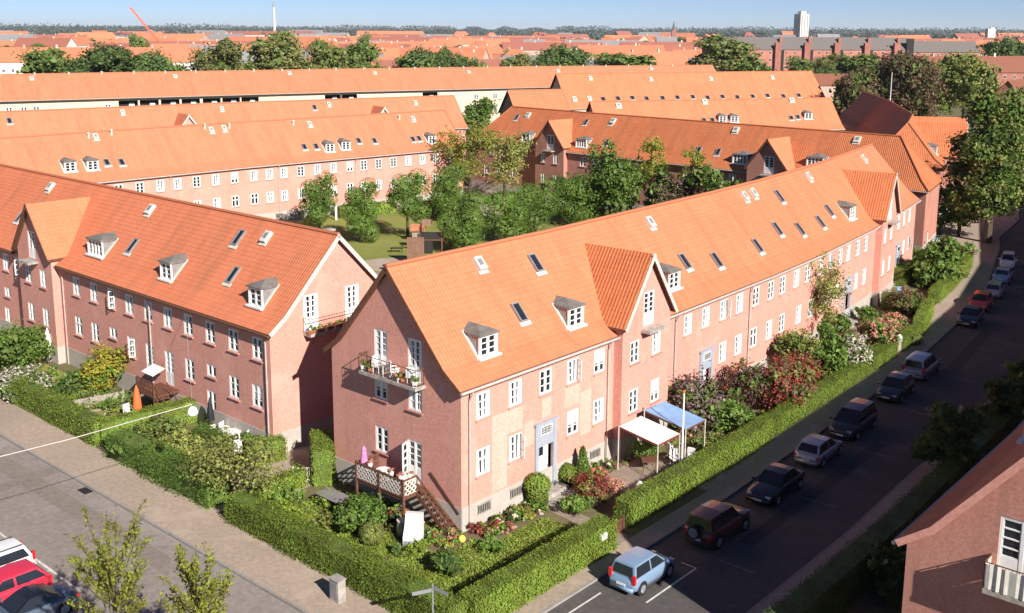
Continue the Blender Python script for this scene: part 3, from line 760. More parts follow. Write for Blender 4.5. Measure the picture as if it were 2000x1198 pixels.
# --- the house behind it, only its roof shows
Dd = House('row_house', 'salmon house behind the court house, only the roof with two little gables showing', [LC(-70, -41.5), LC(-18, -36.2), LC(13, -33.4), LC(58, -25)], 10.4, 7.88, 13.5, tile='tile_far', group='salmon row houses of the estate')
Dd.bargemat = 'wood'; Dd.build()
for x, y in ((355, 241), (735, 221)): u, o = Dd.hit(x, y); Dd.bay(u, 2.6, .5, 8.9, 12.3)
for x, y in ((18, 236), (614, 208)): Dd.skylight(*Dd.hit(x, y))
for x, y in ((239, 219), (433, 211), (642, 204), (811, 198)): Dd.hatch(*Dd.hit(x, y))

# --- the long cream house at the back with loggias under its eaves
Ee = House('apartment_building', 'very long cream apartment house with open loggias under one unbroken orange roof', [(-165, 203), (-112, 233), (-40, 274.5), (7, 298), (62, 317)], 13.4, 10.0, 15.4, wall='cream', tile='tile_far', plinth=0, kick=False, ov=.9)
Ee.bargemat = 'offwhite'
lg = []
for x, y in ((17, 205), (46, 203), (70, 200), (210, 195), (700, 180), (780, 178), (800, 178), (930, 182), (967, 184)): Ee.window(Ee.onwall(x, y)[0], 7.0, 1.3, 1.5, sill=None, veil=.9)
for x, y in ((925, 205), (967, 208)):
    Ee.window(Ee.onwall(x, y)[0], 4.1, 1.3, 1.5, sill=None, veil=.9)
LOG = [(250, 193), (291, 191), (332, 189), (372, 187), (413, 186), (451, 185), (488, 184), (650, 181), (683, 180), (840, 177)]
for x, y in LOG: u = Ee.onwall(x, y)[0]; Ee.ops.append((u-2.15, u+2.15, 6.4, 9.2, 0, 'none', False, None, .9))
Ee.build()
for x, y in LOG:
    u = Ee.onwall(x, y)[0]; p, t, n = Ee.line.at(u); T, N3, Z = t.to_3d(), n.to_3d(), Vector((0, 0, 1)); m = MB()
    m.box(V3(p-n*1.6, 7.8), (5.0, .1, 2.8), (T, N3, Z)); m.box(V3(p-n*.85, 6.35), (5.0, 1.6, .1), (T, N3, Z))
    for a in (-1, 1): m.box(V3(p+t*a*2.55-n*.85, 7.8), (.1, 1.6, 2.8), (T, N3, Z))
    m.box(V3(p-n*.1, 6.85), (5.0, .1, .9), (T, N3, Z), 1)
    lo = obj('loggia', m, ['dark', 'cream'], Ee.root)
    w = MB(); w.box(V3(p+t*1.0-n*1.5, 7.8), (1.2, .1, 1.7), (T, N3, Z)); obj('window', w, 'white', lo)
for x, y in ((62, 152), (342, 147), (565, 143), (732, 142), (915, 140), (1090, 137), (1272, 134)): Ee.hatch(*Ee.hit(x, y), w=.9, h=1.0)
for k in range(34): Ee.vent(4+k*7.2, -6.4, .5, .18)

# --- big roof and its low wing, right of it
Ff = House('row_house', 'broad house with the tallest orange roof and a long row of roof windows', [(13.4, 251.5), (47, 263.5), (81, 275)], 15.4, 7.4, 15.3, wall='cream', tile='tile', plinth=0, kick=False, verge=.4)
Ff.bargemat = 'dark'; Ff.build()
for i, x in enumerate((1122, 1151, 1178, 1207, 1235, 1263, 1294, 1323, 1353, 1382, 1411, 1440, 1470, 1499, 1530, 1560)): (Ff.hatch if i in (0, 1) else Ff.skylight)(*Ff.hit(x, 193-(x-1122)*.015), w=1.0, h=1.2)
for x, y in ((1153, 153), (1271, 152), (1388, 152), (1508, 151)): Ff.hatch(*Ff.hit(x, y), w=.9, h=1.0)
Gg = House('row_house', 'low wing with a plain orange roof and dark gable left of the biggest roof', [(1.2, 238.8), (13.2, 243.2)], 12, 6.6, 12.1, wall='slate', tile='tile', plinth=0, kick=False)
Gg.bargemat = 'dark'; Gg.build()
I_ = House('row_house', 'salmon house behind the bend of the court row, pale orange roof with white dormers', [(15.5, 184.6), (61.5, 197.6)], 10.4, 7.88, 13.3, tile='tile', start='gable', group='salmon row houses of the estate')
I_.bargemat = 'wood'; I_.build()
for x, y in ((1375, 234), (1391, 233), (1545, 230), (1558, 229)): I_.skylight(*I_.hit(x, y), w=.7, h=.9)
for x, y in ((1208, 204), (1376, 198), (1546, 196)): I_.hatch(*I_.hit(x, y), w=1.0, h=.9)
for x, y in ((1411, 237), (1434, 237), (1578, 232)): u, o = I_.hit(x, y); I_.dormer(u, o+.1, w=1.5)

# --- the court's right side: a hipped row seen from its shaded court front
pH, tH, nH = Vector((29.0, 138.8)), Vector((.73, -.683)).normalized(), Vector((-.683, -.73)).normalized()
LH = lambda s, o: pH+tH*s+nH*(o-.3)
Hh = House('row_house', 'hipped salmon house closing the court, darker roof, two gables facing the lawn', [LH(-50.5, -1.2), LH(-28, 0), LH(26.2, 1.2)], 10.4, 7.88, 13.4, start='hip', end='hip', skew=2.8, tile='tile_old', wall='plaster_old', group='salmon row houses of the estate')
rows_from(Hh, [(1138, 316), (1160, 318), (1190, 322), (1020, 310), (1000, 306), (980, 304), (960, 300), (1240, 330), (1290, 336), (1340, 340), (1390, 345), (1430, 350)], 5.87, 1.45)
rows_from(Hh, [(1140, 345), (1165, 348), (1000, 336), (975, 335), (950, 330)], 2.72, 1.5)
Hh.build()
uH = Hh.line.proj(LH(-31.7, 0))[0]
for u in (uH, uH+37.6):
    Hh.bay(u, 3.0, .8, 8.75, 12.4, wins=((-1.3, 5.87, 1.0, 1.45, 'plain'), (1.3, 5.87, 1.0, 1.45, 'plain'), (-1.3, 2.72, 1.0, 1.5, 'plain'), (1.3, 2.72, 1.0, 1.5, 'plain')), attic=(.2, 8.0, 1.4, 2.2), balcony=(.2, 7.9, 1.9, .8), barge='wood', tile='tile')
for x, y in ((1010, 229), (1145, 239), (1185, 277), (1365, 293), (1403, 297), (1195, 237)): Hh.skylight(*Hh.hit(x, y), w=.6, h=1.0)
for x, y in ((1032, 223), (1198, 236), (1438, 254), (1675, 273)): Hh.hatch(*Hh.hit(x, y), w=.8, h=.9)
for x, y, w in ((1028, 275, 1.6), (1136, 287, 2.0), (1446, 318, 2.2), (1592, 324, 2.2)): u, o = Hh.hit(x, y); Hh.dormer(u, o+.1, w=w, n=4)
Hh.chimney(Hh.line.L-10, -6.5, .6, .9)
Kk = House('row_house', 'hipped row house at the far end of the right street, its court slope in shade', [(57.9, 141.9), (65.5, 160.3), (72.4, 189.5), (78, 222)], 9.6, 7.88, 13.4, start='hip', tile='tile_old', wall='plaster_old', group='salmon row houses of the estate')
Kk.build()
for u, pr in ((13, 2.6), (25, 3.4)): Kk.bay(u, 3.4, pr, 8.6, 12.8, wins=((0, 5.87, 1.0, 1.45, 'plain'),), tile='tile_old')
Kk.dormer(7.5, -.9)
# --- the house at the near right, its gable end faces the left street
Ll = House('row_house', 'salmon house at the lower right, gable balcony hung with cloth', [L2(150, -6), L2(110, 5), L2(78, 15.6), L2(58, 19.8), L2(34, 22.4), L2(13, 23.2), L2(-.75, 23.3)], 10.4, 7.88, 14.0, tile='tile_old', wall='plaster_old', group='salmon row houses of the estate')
Ll.bargemat = 'plaster'
def lg_(x, y): r = ray(x, y); k = (L2(-.75, 0)).dot(DA)/r.xy.dot(DA); q = r.xy*k; return (q-L2(-.75, 23.3)).dot(NA), HCAM+r.z*k
uL, zL = lg_(1978, 1090)
Ll.window(uL+.25, 7.5, 1.5, 2.3, rows=4, door=True, face='end', sill=None, veil=.9)
Ll.window(uL+.35, 3.6, 1.5, 2.2, rows=2, face='end', veil=.9)
rows_from(Ll, [], 5.87, 1.45)
for k in range(22):
    Ll.window(Ll.line.L-3-k*3.6, 5.87, 1.07, 1.45); Ll.window(Ll.line.L-3-k*3.6, 2.72, 1.07, 1.5)
Ll.build()
Ll.balcony(L2(-.75, 23.3)+NA*(uL+.55), NA, -DA, 7.4, 2.4, .8, Ll.root)
for k in (9, 24, 45): Ll.dormer(Ll.line.L-k, -1.5)

# ------------------------------------------------------------------ ground, streets, pavements
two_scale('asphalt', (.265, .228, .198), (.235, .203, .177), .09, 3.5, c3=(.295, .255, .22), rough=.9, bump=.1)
two_scale('asphalt_shaded', (.105, .092, .085), (.085, .076, .071), .12, 3.5, c3=(.13, .115, .10), rough=.9, bump=.1)  # right street asphalt, its colour darkened to deepen the shade on it
two_scale('paving', (.38, .295, .225), (.33, .26, .20), .15, 4, c3=(.41, .325, .25), rough=.9, bump=.1)
two_scale('kerb', (.30, .275, .245), (.25, .23, .205), .5, 6, bump=.1)
two_scale('lawn', (.24, .25, .06), (.18, .205, .045), .13, 9, c3=(.22, .20, .08), bump=.5)
two_scale('soil', (.17, .125, .08), (.13, .12, .05), .35, 8, c3=(.15, .17, .045), bump=.6)
two_scale('gravel', (.42, .34, .26), (.36, .29, .22), .5, 14, bump=.3)
two_scale('flagstone', (.30, .23, .185), (.25, .20, .16), .7, 6, c3=(.20, .19, .10), bump=.3)
two_scale('field', (.13, .13, .045), (.16, .14, .07), .012, .25, c3=(.10, .12, .035), bump=0)
plain('paint_worn_shaded', (.24, .23, .21), .8, .2, noise=.5, scale=4)  # worn road paint, with shade put into its colour for marks in shadow
plain('paint', (.70, .67, .60), .7, .2, noise=.35, scale=5)
def sheet(name, poly, z, mat):
    m = MB(); m.face([V3(p, z) for p in poly]); return ground_struct(name, m, mat)
def strip(name, line, w, z, mat, h=None):
    """band of width w to the right of a polyline of 2-D points; with h it is a raised kerb"""
    L = Line(line); m = MB()
    for i in range(len(L.p)-1):
        a, b, c, d = L.off(i, 0), L.off(i+1, 0), L.off(i+1, w), L.off(i, w)
        m.face([V3(a, z), V3(b, z), V3(c, z), V3(d, z)])
        if h:
            m.face([V3(a, z-h), V3(b, z-h), V3(b, z), V3(a, z)]); m.face([V3(d, z), V3(c, z), V3(c, z-h), V3(d, z-h)])
    return ground_struct(name, m, mat)
g = MB(); R = 16000
g.face([(-R, -400, -.14), (R, -400, -.14), (R, R, -.14), (-R, R, -.14)]); ground_struct('ground', g, 'field')
# centre line of the right street, offset out from the corner house
RS = [L2(a, o) for a, o in ((-10.3, 0), (13, 0), (19.7, -.28), (34, -.85), (43.3, -1.5), (57.5, -3.05), (66, -4.4), (77.5, -6.6), (95, -11), (120, -19), (150, -31))]
RL = Line(RS)
def band(name, o0, o1, z, mat, i0=0, i1=None, a0=None):
    m = MB(); n = len(RS) if i1 is None else i1
    for i in range(i0, n-1):
        p0, p1, p2, p3 = RL.off(i, o0), RL.off(i+1, o0), RL.off(i+1, o1), RL.off(i, o1)
        m.face([V3(p0, z), V3(p1, z), V3(p2, z), V3(p3, z)])
    return m
# the estate's own ground: gardens and court (above the wide plain)
sheet('garden', [L2(-7.3, -140), L2(-7.3, 7.0), L2(13, 7.0), L2(60, 3), L2(90, -4), L2(90, -140)], -.02, 'soil')
m = band('road', 8.15, 15.0, -.10, 'asphalt_shaded'); ground_struct('road', m, 'asphalt_shaded')
m = band('pavement', 6.9, 8.0, 0, 'paving'); mm = band('', 5.2, 6.9, .0, 'paving', 1); m.v += []
ground_struct('pavement', m, 'paving'); ground_struct('pavement', mm, 'paving')
m = MB()
for i in range(len(RS)-1):
    a, b = RL.off(i, 8.0), RL.off(i+1, 8.0); c, d = RL.off(i, 8.15), RL.off(i+1, 8.15)
    m.face([V3(a, .01), V3(b, .01), V3(d, .01), V3(c, .01)]); m.face([V3(c, -.14), V3(d, -.14), V3(d, .01), V3(c, .01)])
ground_struct('kerb', m, 'kerb')
m = band('pavement', 15.15, 17.0, 0.0, 'paving', 0); ground_struct('pavement', m, 'paving')
m = MB()
for i in range(len(RS)-1):
    a, b = RL.off(i, 15.0), RL.off(i+1, 15.0); c, d = RL.off(i, 15.15), RL.off(i+1, 15.15)
    m.face([V3(a, .01), V3(b, .01), V3(d, .01), V3(c, .01)]); m.face([V3(a, -.14), V3(b, -.14), V3(b, .01), V3(a, .01)])
ground_struct('kerb', m, 'kerb')
sheet('garden', [L2(-9, 17), L2(13, 17), L2(34, 16.2), L2(60, 13.5), L2(60, 60), L2(-9, 60)], -.01, 'soil')
# left street: runs along out, between along = -10.2 and -21
sheet('road', [L2(-26, -200), L2(-10.3, -200), L2(-10.3, 60), L2(-26, 60)], -.095, 'asphalt')
sheet('pavement', [L2(-10.15, -200), L2(-7.2, -200), L2(-7.2, 8.0), L2(-10.15, 8.0)], 0.004, 'paving')
sheet('pavement', [L2(-7.2, 7.0), L2(5, 7.0), L2(5, 8.0), L2(-7.2, 8.0)], 0.008, 'paving')
m = MB(); m.box(V3(L2(-10.22, -96), -.06), (.14, 208, .14), (DA.to_3d(), NA.to_3d(), Vector((0, 0, 1)))); ground_struct('kerb', m, 'kerb')
two_scale('asphalt_patch', (.235, .195, .163), (.21, .176, .148), .3, 4, rough=.9, bump=.1)
two_scale('asphalt_patch_dark', (.065, .058, .055), (.055, .05, .048), .3, 4, rough=.9, bump=.1)
sheet('road_patch', [L2(-12.9, -60), L2(-11.3, -60), L2(-11.5, -9), L2(-12.6, -7.5)], -.0915, 'asphalt_patch')
sheet('road_patch', [L2(-15.4, -24), L2(-10.4, -24.4), L2(-10.4, -23.4), L2(-15.4, -23)], -.0885, 'asphalt_patch')
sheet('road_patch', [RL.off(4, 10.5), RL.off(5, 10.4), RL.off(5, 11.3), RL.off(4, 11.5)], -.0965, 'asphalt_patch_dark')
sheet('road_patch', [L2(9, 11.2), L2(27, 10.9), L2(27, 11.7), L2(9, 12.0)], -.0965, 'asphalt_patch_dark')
def line(pts, w, z, name='road_marking', mat='paint'):
    m = MB()
    for a, b in zip(pts, pts[1:]):
        a, b = Vector(a), Vector(b); d = (b-a).normalized(); n = Vector((d.y, -d.x))*w/2
        m.face([V3(a+n, z), V3(b+n, z), V3(b-n, z), V3(a-n, z)])
    return ground_struct(name, m, mat)

# ------------------------------------------------------------------ leaves, trees, hedges
import numpy as np
def leaf_mesh(name, groups, mats):
    """groups: list of (points Nx3, size, material index, upright) -> one mesh of small leaf-shaped faces"""
    V, M = [], []
    for pts, size, mi, up, rs, *ex in groups:
        n = len(pts)
        if n == 0: continue
        d = rs.normal(size=(n, 3))*(.5 if ex else 1); d[:, 2] += up
        if ex: d += ex[0]*1.1
        d +=  1e-6; d /= np.linalg.norm(d, axis=1)[:, None]
        a = rs.normal(size=(n, 3)); x = np.cross(d, a); x /= np.linalg.norm(x, axis=1)[:, None]; y = np.cross(d, x)
        s = size*rs.uniform(.65, 1.35, n)[:, None]
        q = np.stack([pts-x*s*.62, pts+y*s*.42+x*s*.08, pts+x*s*.62, pts-y*s*.42+x*s*.08], 1)
        V.append(q.reshape(-1, 3)); M.append(np.full(n, mi, np.int32))
    V = np.concatenate(V); M = np.concatenate(M); n = len(M)
    me = bpy.data.meshes.new(name); me.vertices.add(n*4); me.loops.add(n*4); me.polygons.add(n)
    me.vertices.foreach_set('co', V.astype(np.float32).ravel()); me.loops.foreach_set('vertex_index', np.arange(n*4, dtype=np.int32))
    me.polygons.foreach_set('loop_start', np.arange(0, n*4, 4, dtype=np.int32)); me.polygons.foreach_set('material_index', M)
    for m in mats: me.materials.append(MATS[m])
    me.update(); me.validate(); return me
def crown_pts(rs, blobs, clumps, per, sig, shell=.75, normals=False):
    """clumps of leaves spread over the blobs' outer part; a blob is (centre, radii)"""
    vol = np.array([b[1][0]*b[1][1]*b[1][2] for b in blobs])**.67; pick = rs.choice(len(blobs), clumps, p=vol/vol.sum())
    out = []; nor = []
    for k in pick:
        c, r = blobs[k]; d = rs.normal(size=3); d /= np.linalg.norm(d); rad = shell+(1-shell)*rs.random()
        if rs.random() < .25: rad *= rs.random()**.5
        ce = np.array(c)+d*np.array(r)*rad; m = int(per*rs.uniform(.5, 1.5)); g = rs.normal(size=(m, 3))*sig*rs.uniform(.7, 1.3); g[:, 2] *= .75
        out.append(ce+g); q = out[-1]-np.array(c); q /= np.array(r)**2+1e-6; q /= np.linalg.norm(q, axis=1)[:, None]+1e-6; h = g/(np.linalg.norm(g, axis=1)[:, None]+1e-6); nor.append(q*.55+h*.45)
    return (np.concatenate(out), np.concatenate(nor)) if normals else np.concatenate(out)
def crown(seed, blobs, n, size, mat, sig=None, per=26, core=True, shell=.75, up=.6, second=None):
    rs = np.random.RandomState(seed); mean = np.mean([sum(b[1])/3 for b in blobs]); sig = sig or mean*.22
    P, Nn = crown_pts(rs, blobs, max(6, n//per), per, sig, shell, True); gr = [(P, size, 0, up*.5, rs, Nn)]
    if second: Q, Nq = crown_pts(rs, blobs, max(3, second[1]//per), per, sig*.8, .92, True); gr.append((Q, size*second[2], 2, up*.5, rs, Nq))
    if core:
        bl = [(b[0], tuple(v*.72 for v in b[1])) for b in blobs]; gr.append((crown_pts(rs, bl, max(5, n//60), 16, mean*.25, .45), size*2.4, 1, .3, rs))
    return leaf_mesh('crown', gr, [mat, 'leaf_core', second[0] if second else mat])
def trunk_mb(rng, h, r, limbs=5, spread=1.5, top=.75, lean=0, base=.35):
    m = MB(); lx = rng.uniform(-1, 1)*lean; ly = rng.uniform(-1, 1)*lean
    path = [(0, 0, -.1), (lx*.2, ly*.2, h*.3), (lx*.6, ly*.6, h*.55), (lx, ly, h*top)]
    m.tube(path, [r*1.25, r*.95, r*.75, r*.3], 7)
    for i in range(limbs):
        a = 2*math.pi*(i+rng.random()*.7)/limbs; z = h*rng.uniform(base, .65); f = z/(h*top); s = spread*rng.uniform(.6, 1.1)
        b = Vector((lx*f, ly*f, z)); e = b+Vector((math.cos(a)*s, math.sin(a)*s, rng.uniform(.5, 1.1)*s)); mid = (b+e)/2+Vector((0, 0, -.12*s))
        m.tube([b, mid, e], [r*.5, r*.35, r*.12], 5)
    return m
def tree(label, cat, pos, h, crown_me, trunk, group=None, name='tree', rz=0, scale=None, z=0):
    t = thing(name, label, cat, (pos[0], pos[1], z), group, rz)
    if scale: t.scale = (scale,)*3
    part('trunk', trunk, t); part('crown', crown_me, t); return t
def sph(cx, cy, cz, rx, ry=None, rz=None): return ((cx, cy, cz), (rx, ry or rx, rz or rx))
def bush(label, pos, w, h, mat, n=1500, size=.12, seed=1, name='shrub', cat='shrub', group=None, second=None, lump=5, z0=.0, core=True, sig=None, stem=True, shell=.75):
    rng = random.Random(seed); bl = [sph(0, 0, z0+h*.5, w*.34, w*.34, h*.42)]
    for i in range(lump):
        a = 2*math.pi*(i+rng.random()*.6)/lump; q = rng.uniform(.18, .30)*w; r = rng.uniform(.2, .3)*w
        bl.append(sph(math.cos(a)*q, math.sin(a)*q, z0+h*rng.uniform(.32, .72), r, r, h*rng.uniform(.22, .32)))
    t = thing(name, label, cat, (pos[0], pos[1], 0), group)
    part('crown', crown(seed, bl, n, size, mat, second=second, core=core, sig=sig, shell=shell), t)
    if stem:
        m = MB(); 
        for i in range(4): a = i*1.6+rng.random(); m.tube([(0.05*math.cos(a), .05*math.sin(a), -.05), (w*.12*math.cos(a), w*.12*math.sin(a), h*.3), (w*.25*math.cos(a), w*.25*math.sin(a), h*.62)], [.05, .04, .015], 5)
        part('stem', m.mesh('stem', ['bark']), t)
    return t
def clipped(label, pos, w, h, mat='leaf_hedge', seed=1, name='topiary_bush', shape='ball', dens=190, leaf=.09, group=None):
    rs = np.random.RandomState(seed); P = []
    n = int(dens*(w*h*3+w*w))
    for _ in range(n):
        d = rs.normal(size=3); d /= np.linalg.norm(d)
        if shape == 'ball': q = np.array([d[0]*w/2, d[1]*w/2, h/2+d[2]*h/2])
        elif shape == 'cone': f = rs.random()**.6; a = rs.random()*6.283; r = w/2*(f)*(.85+.3*rs.random()); q = np.array([r*math.cos(a), r*math.sin(a), h*(1-f)])
        elif shape == 'capped':                                       # wide domed cap over a narrower drum
            if rs.random() < .55: q = np.array([d[0]*w/2, d[1]*w/2, h*.66+d[2]*h*.34])
            else: a = rs.random()*6.283; q = np.array([w*.40*math.cos(a), w*.40*math.sin(a), rs.random()*h*.6])
        P.append(q)
    P = np.array(P)+rs.normal(size=(n, 3))*.025
    t = thing(name, label, 'bush', (pos[0], pos[1], 0), group)
    part('crown', leaf_mesh('crown', [(P, leaf, 0, .2, rs, (P-np.array([0, 0, h*.45]))/np.array([w/2, w/2, h/2])*1.8), (P*np.array([.86, .86, .93]), leaf*2.2, 1, .3, rs)], [mat, 'leaf_core']), t)
    m = MB(); m.tube([(0, 0, -.05), (0, 0, h*.5)], .05, 6); part('stem', m.mesh('stem', ['bark']), t); return t
def hedge(label, pts, w, h, mat='leaf_hedge', dens=240, leaf=.085, seed=1, rough=.05, group='clipped garden hedges', name='hedge'):
    """clipped hedge along a line of 2-D points (its middle line)"""
    L = Line(pts); rs = np.random.RandomState(seed); base = L.p[0]
    m = MB()
    for i in range(len(L.p)-1):
        a, b, c, d = (L.off(i, -w*.43), L.off(i+1, -w*.43), L.off(i+1, w*.43), L.off(i, w*.43)); m.prism([a-base, b-base, c-base, d-base], 0, h*.96)
    P = []; NN = []; A = L.L*(2*h+w)+2*w*h; n = int(A*dens)
    ph = rs.random(6)*6.28
    def wob(s, k): return rough*(math.sin(s*.9+ph[k])+.6*math.sin(s*2.3+ph[k+1]))
    for _ in range(n):
        s = rs.random()*L.L; v = rs.random()*(2*h+w)
        if v < h: o, z = -w/2+wob(s, 0)*.6-.06*(1-v/h), v
        elif v < h+w: o, z = -w/2+(v-h), h+wob(s, 2)
        else: o, z = w/2+wob(s, 4)*.6+.06*(1-(v-h-w)/h), v-h-w
        en = 0
        if rs.random() < 2*w*h/A: en = rs.choice([-1, 1]); s = 0 if en < 0 else L.L; o = (rs.random()-.5)*w; z = rs.random()*h
        z = min(z, h+wob(s, 2)); p, t, nn = L.at(s); q = p+nn*o-base; P.append((q.x, q.y, z)); nv = t*en if en else (nn*(-1 if v < h else 1) if (v < h or v >= h+w) else Vector((0, 0))); NN.append((nv.x, nv.y, .1 if (en or v < h or v >= h+w) else 1.0))
    P = np.array(P)+rs.normal(size=(n, 3))*(.03+rough*.4); P[:, 2] = np.maximum(P[:, 2], .02)
    t = thing(name, label, 'hedge', (base.x, base.y, 0), group)
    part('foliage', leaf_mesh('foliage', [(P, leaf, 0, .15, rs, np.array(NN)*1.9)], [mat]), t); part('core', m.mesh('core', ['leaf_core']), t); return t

# ------------------------------------------------------------------ garden and court ground
sheet('lawn', [L2(-6.4, -9), L2(-6.4, 6.2), L2(4.3, 6.2), L2(4.3, 3.2), L2(-2.2, 2.4), L2(-2.6, -3), L2(-4.2, -9)], -.008, 'lawn')
sheet('lawn', [L2(-2.6, .9), L2(.4, 1.9), L2(4.3, 2.0), L2(4.3, 3.2), L2(-2.2, 2.4)], -.007, 'lawn')
sheet('garden_path', [L2(5.2, .9), L2(6.2, .9), L2(5.6, 6.9), L2(4.5, 6.9)], -.004, 'flagstone')
sheet('terrace', [L2(9.5, 1.2), L2(15.5, 1.2), L2(15.5, 5.0), L2(9.5, 5.0)], -.006, 'flagstone')
sheet('lawn', [LB(-1, 1.2), LB(13, 1.4), LB(13, 6.4), LB(-1, 6.4)], -.008, 'lawn')
sheet('lawn', [LB(14, 1.4), LB(45, 1.4), LB(45, 6.4), LB(14, 6.4)], -.008, 'lawn')
sheet('passage', [L2(-7.2, -16.6), L2(30, -16.6), L2(30, -10.5), L2(-4, -10.5), L2(-7.2, -11.6)], -.004, 'paving')
CT = [G2(470, 440), G2(900, 375), G2(1000, 352), G2(1340, 345), L2(70, -17), L2(8, -14), LB(2, -13), LB(50, -13)]
sheet('court_lawn', CT, -.01, 'lawn')
def ribbon(name, pix, w, z, mat):
    P = [G2(*p) for p in pix]; L = Line(P); m = MB()
    for i in range(len(P)-1): m.face([V3(L.off(i, -w/2), z), V3(L.off(i+1, -w/2), z), V3(L.off(i+1, w/2), z), V3(L.off(i, w/2), z)])
    return ground_struct(name, m, mat)
ribbon('court_path', [(470, 442), (600, 424), (700, 411), (860, 402), (960, 388), (1060, 378)], 2.4, .004, 'flagstone')
ribbon('court_path', [(900, 399), (945, 402), (985, 440), (975, 470), (1010, 492)], 2.6, .008, 'gravel')
ribbon('court_path', [(660, 560), (745, 545), (790, 525)], 4.0, .006, 'flagstone')
m = MB(); c = G2(775, 517); P = [c+Vector((math.cos(a)*4.6, math.sin(a)*3.6)) for a in [i*math.pi/9 for i in range(18)]]; m.face([V3(p, .010) for p in P]); ground_struct('sand_play_area', m, 'gravel')
m = MB(); c = G2(960, 372); P = [c+Vector((math.cos(a)*9, math.sin(a)*6)) for a in [i*math.pi/9 for i in range(18)]]; m.face([V3(p, .010) for p in P]); ground_struct('sand_play_area', m, 'gravel')
m = MB(); c = G2(845, 425); P = [c+Vector((math.cos(a)*3.2, math.sin(a)*2.6)) for a in [i*math.pi/9 for i in range(18)]]; m.face([V3(p, .010) for p in P]); ground_struct('bare_earth', m, 'soil')
sheet('yard', [G2(1845, 520), G2(1900, 512), G2(1990, 430), G2(1990, 400), G2(1835, 432)], .016, 'paving')
# flower bed along the corner house
bed = [L2(.4, .1), L2(5.0, .1), L2(4.6, 1.7), L2(.8, 2.0), L2(-1.4, .6), L2(-1.6, -6), L2(-.1, -6)]
sheet('flower_bed', bed, .0, 'soil')

# ------------------------------------------------------------------ hedges
HZ = 1.5
hedge('low bright clipped hedge along the left street pavement, below the corner house', [L2(-6.95, -10.2), L2(-6.95, 6.5)], 1.15, 1.45, seed=2, rough=.09, dens=260)
hedge('smooth bright clipped hedge beside the blue car, with a white letter box', [L2(-6.3, 6.5), L2(4.1, 6.45)], 1.1, 1.5, seed=3, rough=.04, dens=330)
hedge('clipped hedge past the garden gate, behind the silver car and the red off-roader', [L2(6.4, 5.75), L2(19.7, 5.6), L2(22.6, 5.4)], 1.0, 1.35, seed=4, rough=.05)
hedge('clipped hedge below the red-leaved shrub, beside the pavement', [RL.at(24.2)[0]+RL.at(24.2)[1].yx*0+RL.at(24.2)[2]*5.6, RL.off(3, 5.7), RL.off(4, 5.8)+DA*2], 1.0, 1.15, seed=5)
hedge('low clipped hedge with a sunlit outer face, past the white flowering shrub', [RL.off(4, 5.8)+DA*3.2, RL.off(5, 6.0)-DA*1.5], .9, .9, seed=6, rough=.07)
hedge('short hedge stump in a dark gateway by the far end of the corner house', [G2(1792, 655), G2(1812, 612)], .9, 1.4, seed=7)
hedge('far clipped hedge in front of the flagpole garden', [G2(1822, 592), G2(1860, 556), G2(1890, 520)], 1.0, 1.3, seed=8)
hedge('hedge along the left pavement in front of the wooden fence', [L2(-6.6, -25.3), L2(-6.4, -38.5)], 1.2, 1.5, seed=9, rough=.12, dens=220)
hedge('straight clipped hedge between two front gardens, below the hanging lamp', [G2(195, 868), G2(385, 818)], 1.0, 1.5, seed=10, rough=.04)
hedge('dark overgrown hedge at the left pavement under the small tree', [L2(-6.7, -23.2), L2(-6.7, -12.3)], 1.4, 1.5, seed=11, rough=.22, mat='leaf_green')
hedge('tall hedge block at the left corner of the corner house', [G2(632, 950), G2(630, 905)], 1.25, 2.2, seed=12, rough=.04)
hedge('knee high hedge by the white gate at the passage', [G2(500, 985), G2(590, 945)], .8, 1.0, seed=13, rough=.1)
hedge('short hedge in front of the gate pillar at the passage', [G2(490, 905), G2(555, 893)], 1.1, 1.3, seed=14, rough=.1)
hedge('loose hedge across the garden with white chairs', [G2(392, 860), G2(455, 890)], .9, 1.0, seed=15, rough=.2, mat='leaf_green')
hedge('court hedge at the foot of the far house, left of the pollard trees', [G2(660, 425), G2(770, 414)], 1.6, 1.5, seed=16, rough=.1, dens=50, leaf=.2)
hedge('court hedge under the sparse tall trees', [G2(905, 402), G2(1010, 391)], 1.5, 1.3, seed=17, rough=.15, dens=50, leaf=.2, mat='leaf_green')
hedge('low court hedge beside the lawn, behind the pollard with the bare trunk', [G2(815, 418), G2(905, 410)], 2.5, 1.7, seed=18, rough=.15, dens=40, leaf=.22, mat='leaf_green')
hedge('copper leaved hedge at the second gabled bay', [G2(1722, 602), G2(1800, 612)], 1.2, 1.6, seed=19, rough=.12, mat='leaf_copper', dens=110)
hedge('bright green hedge block by the far gabled bay', [G2(1748, 560), G2(1775, 545)], 1.8, 2.0, seed=20, rough=.1)
hedge('low brown-green hedge in front of the house door, right street', [G2(1690, 640), G2(1790, 675)], 1.0, .8, seed=21, rough=.2, mat='leaf_olive')

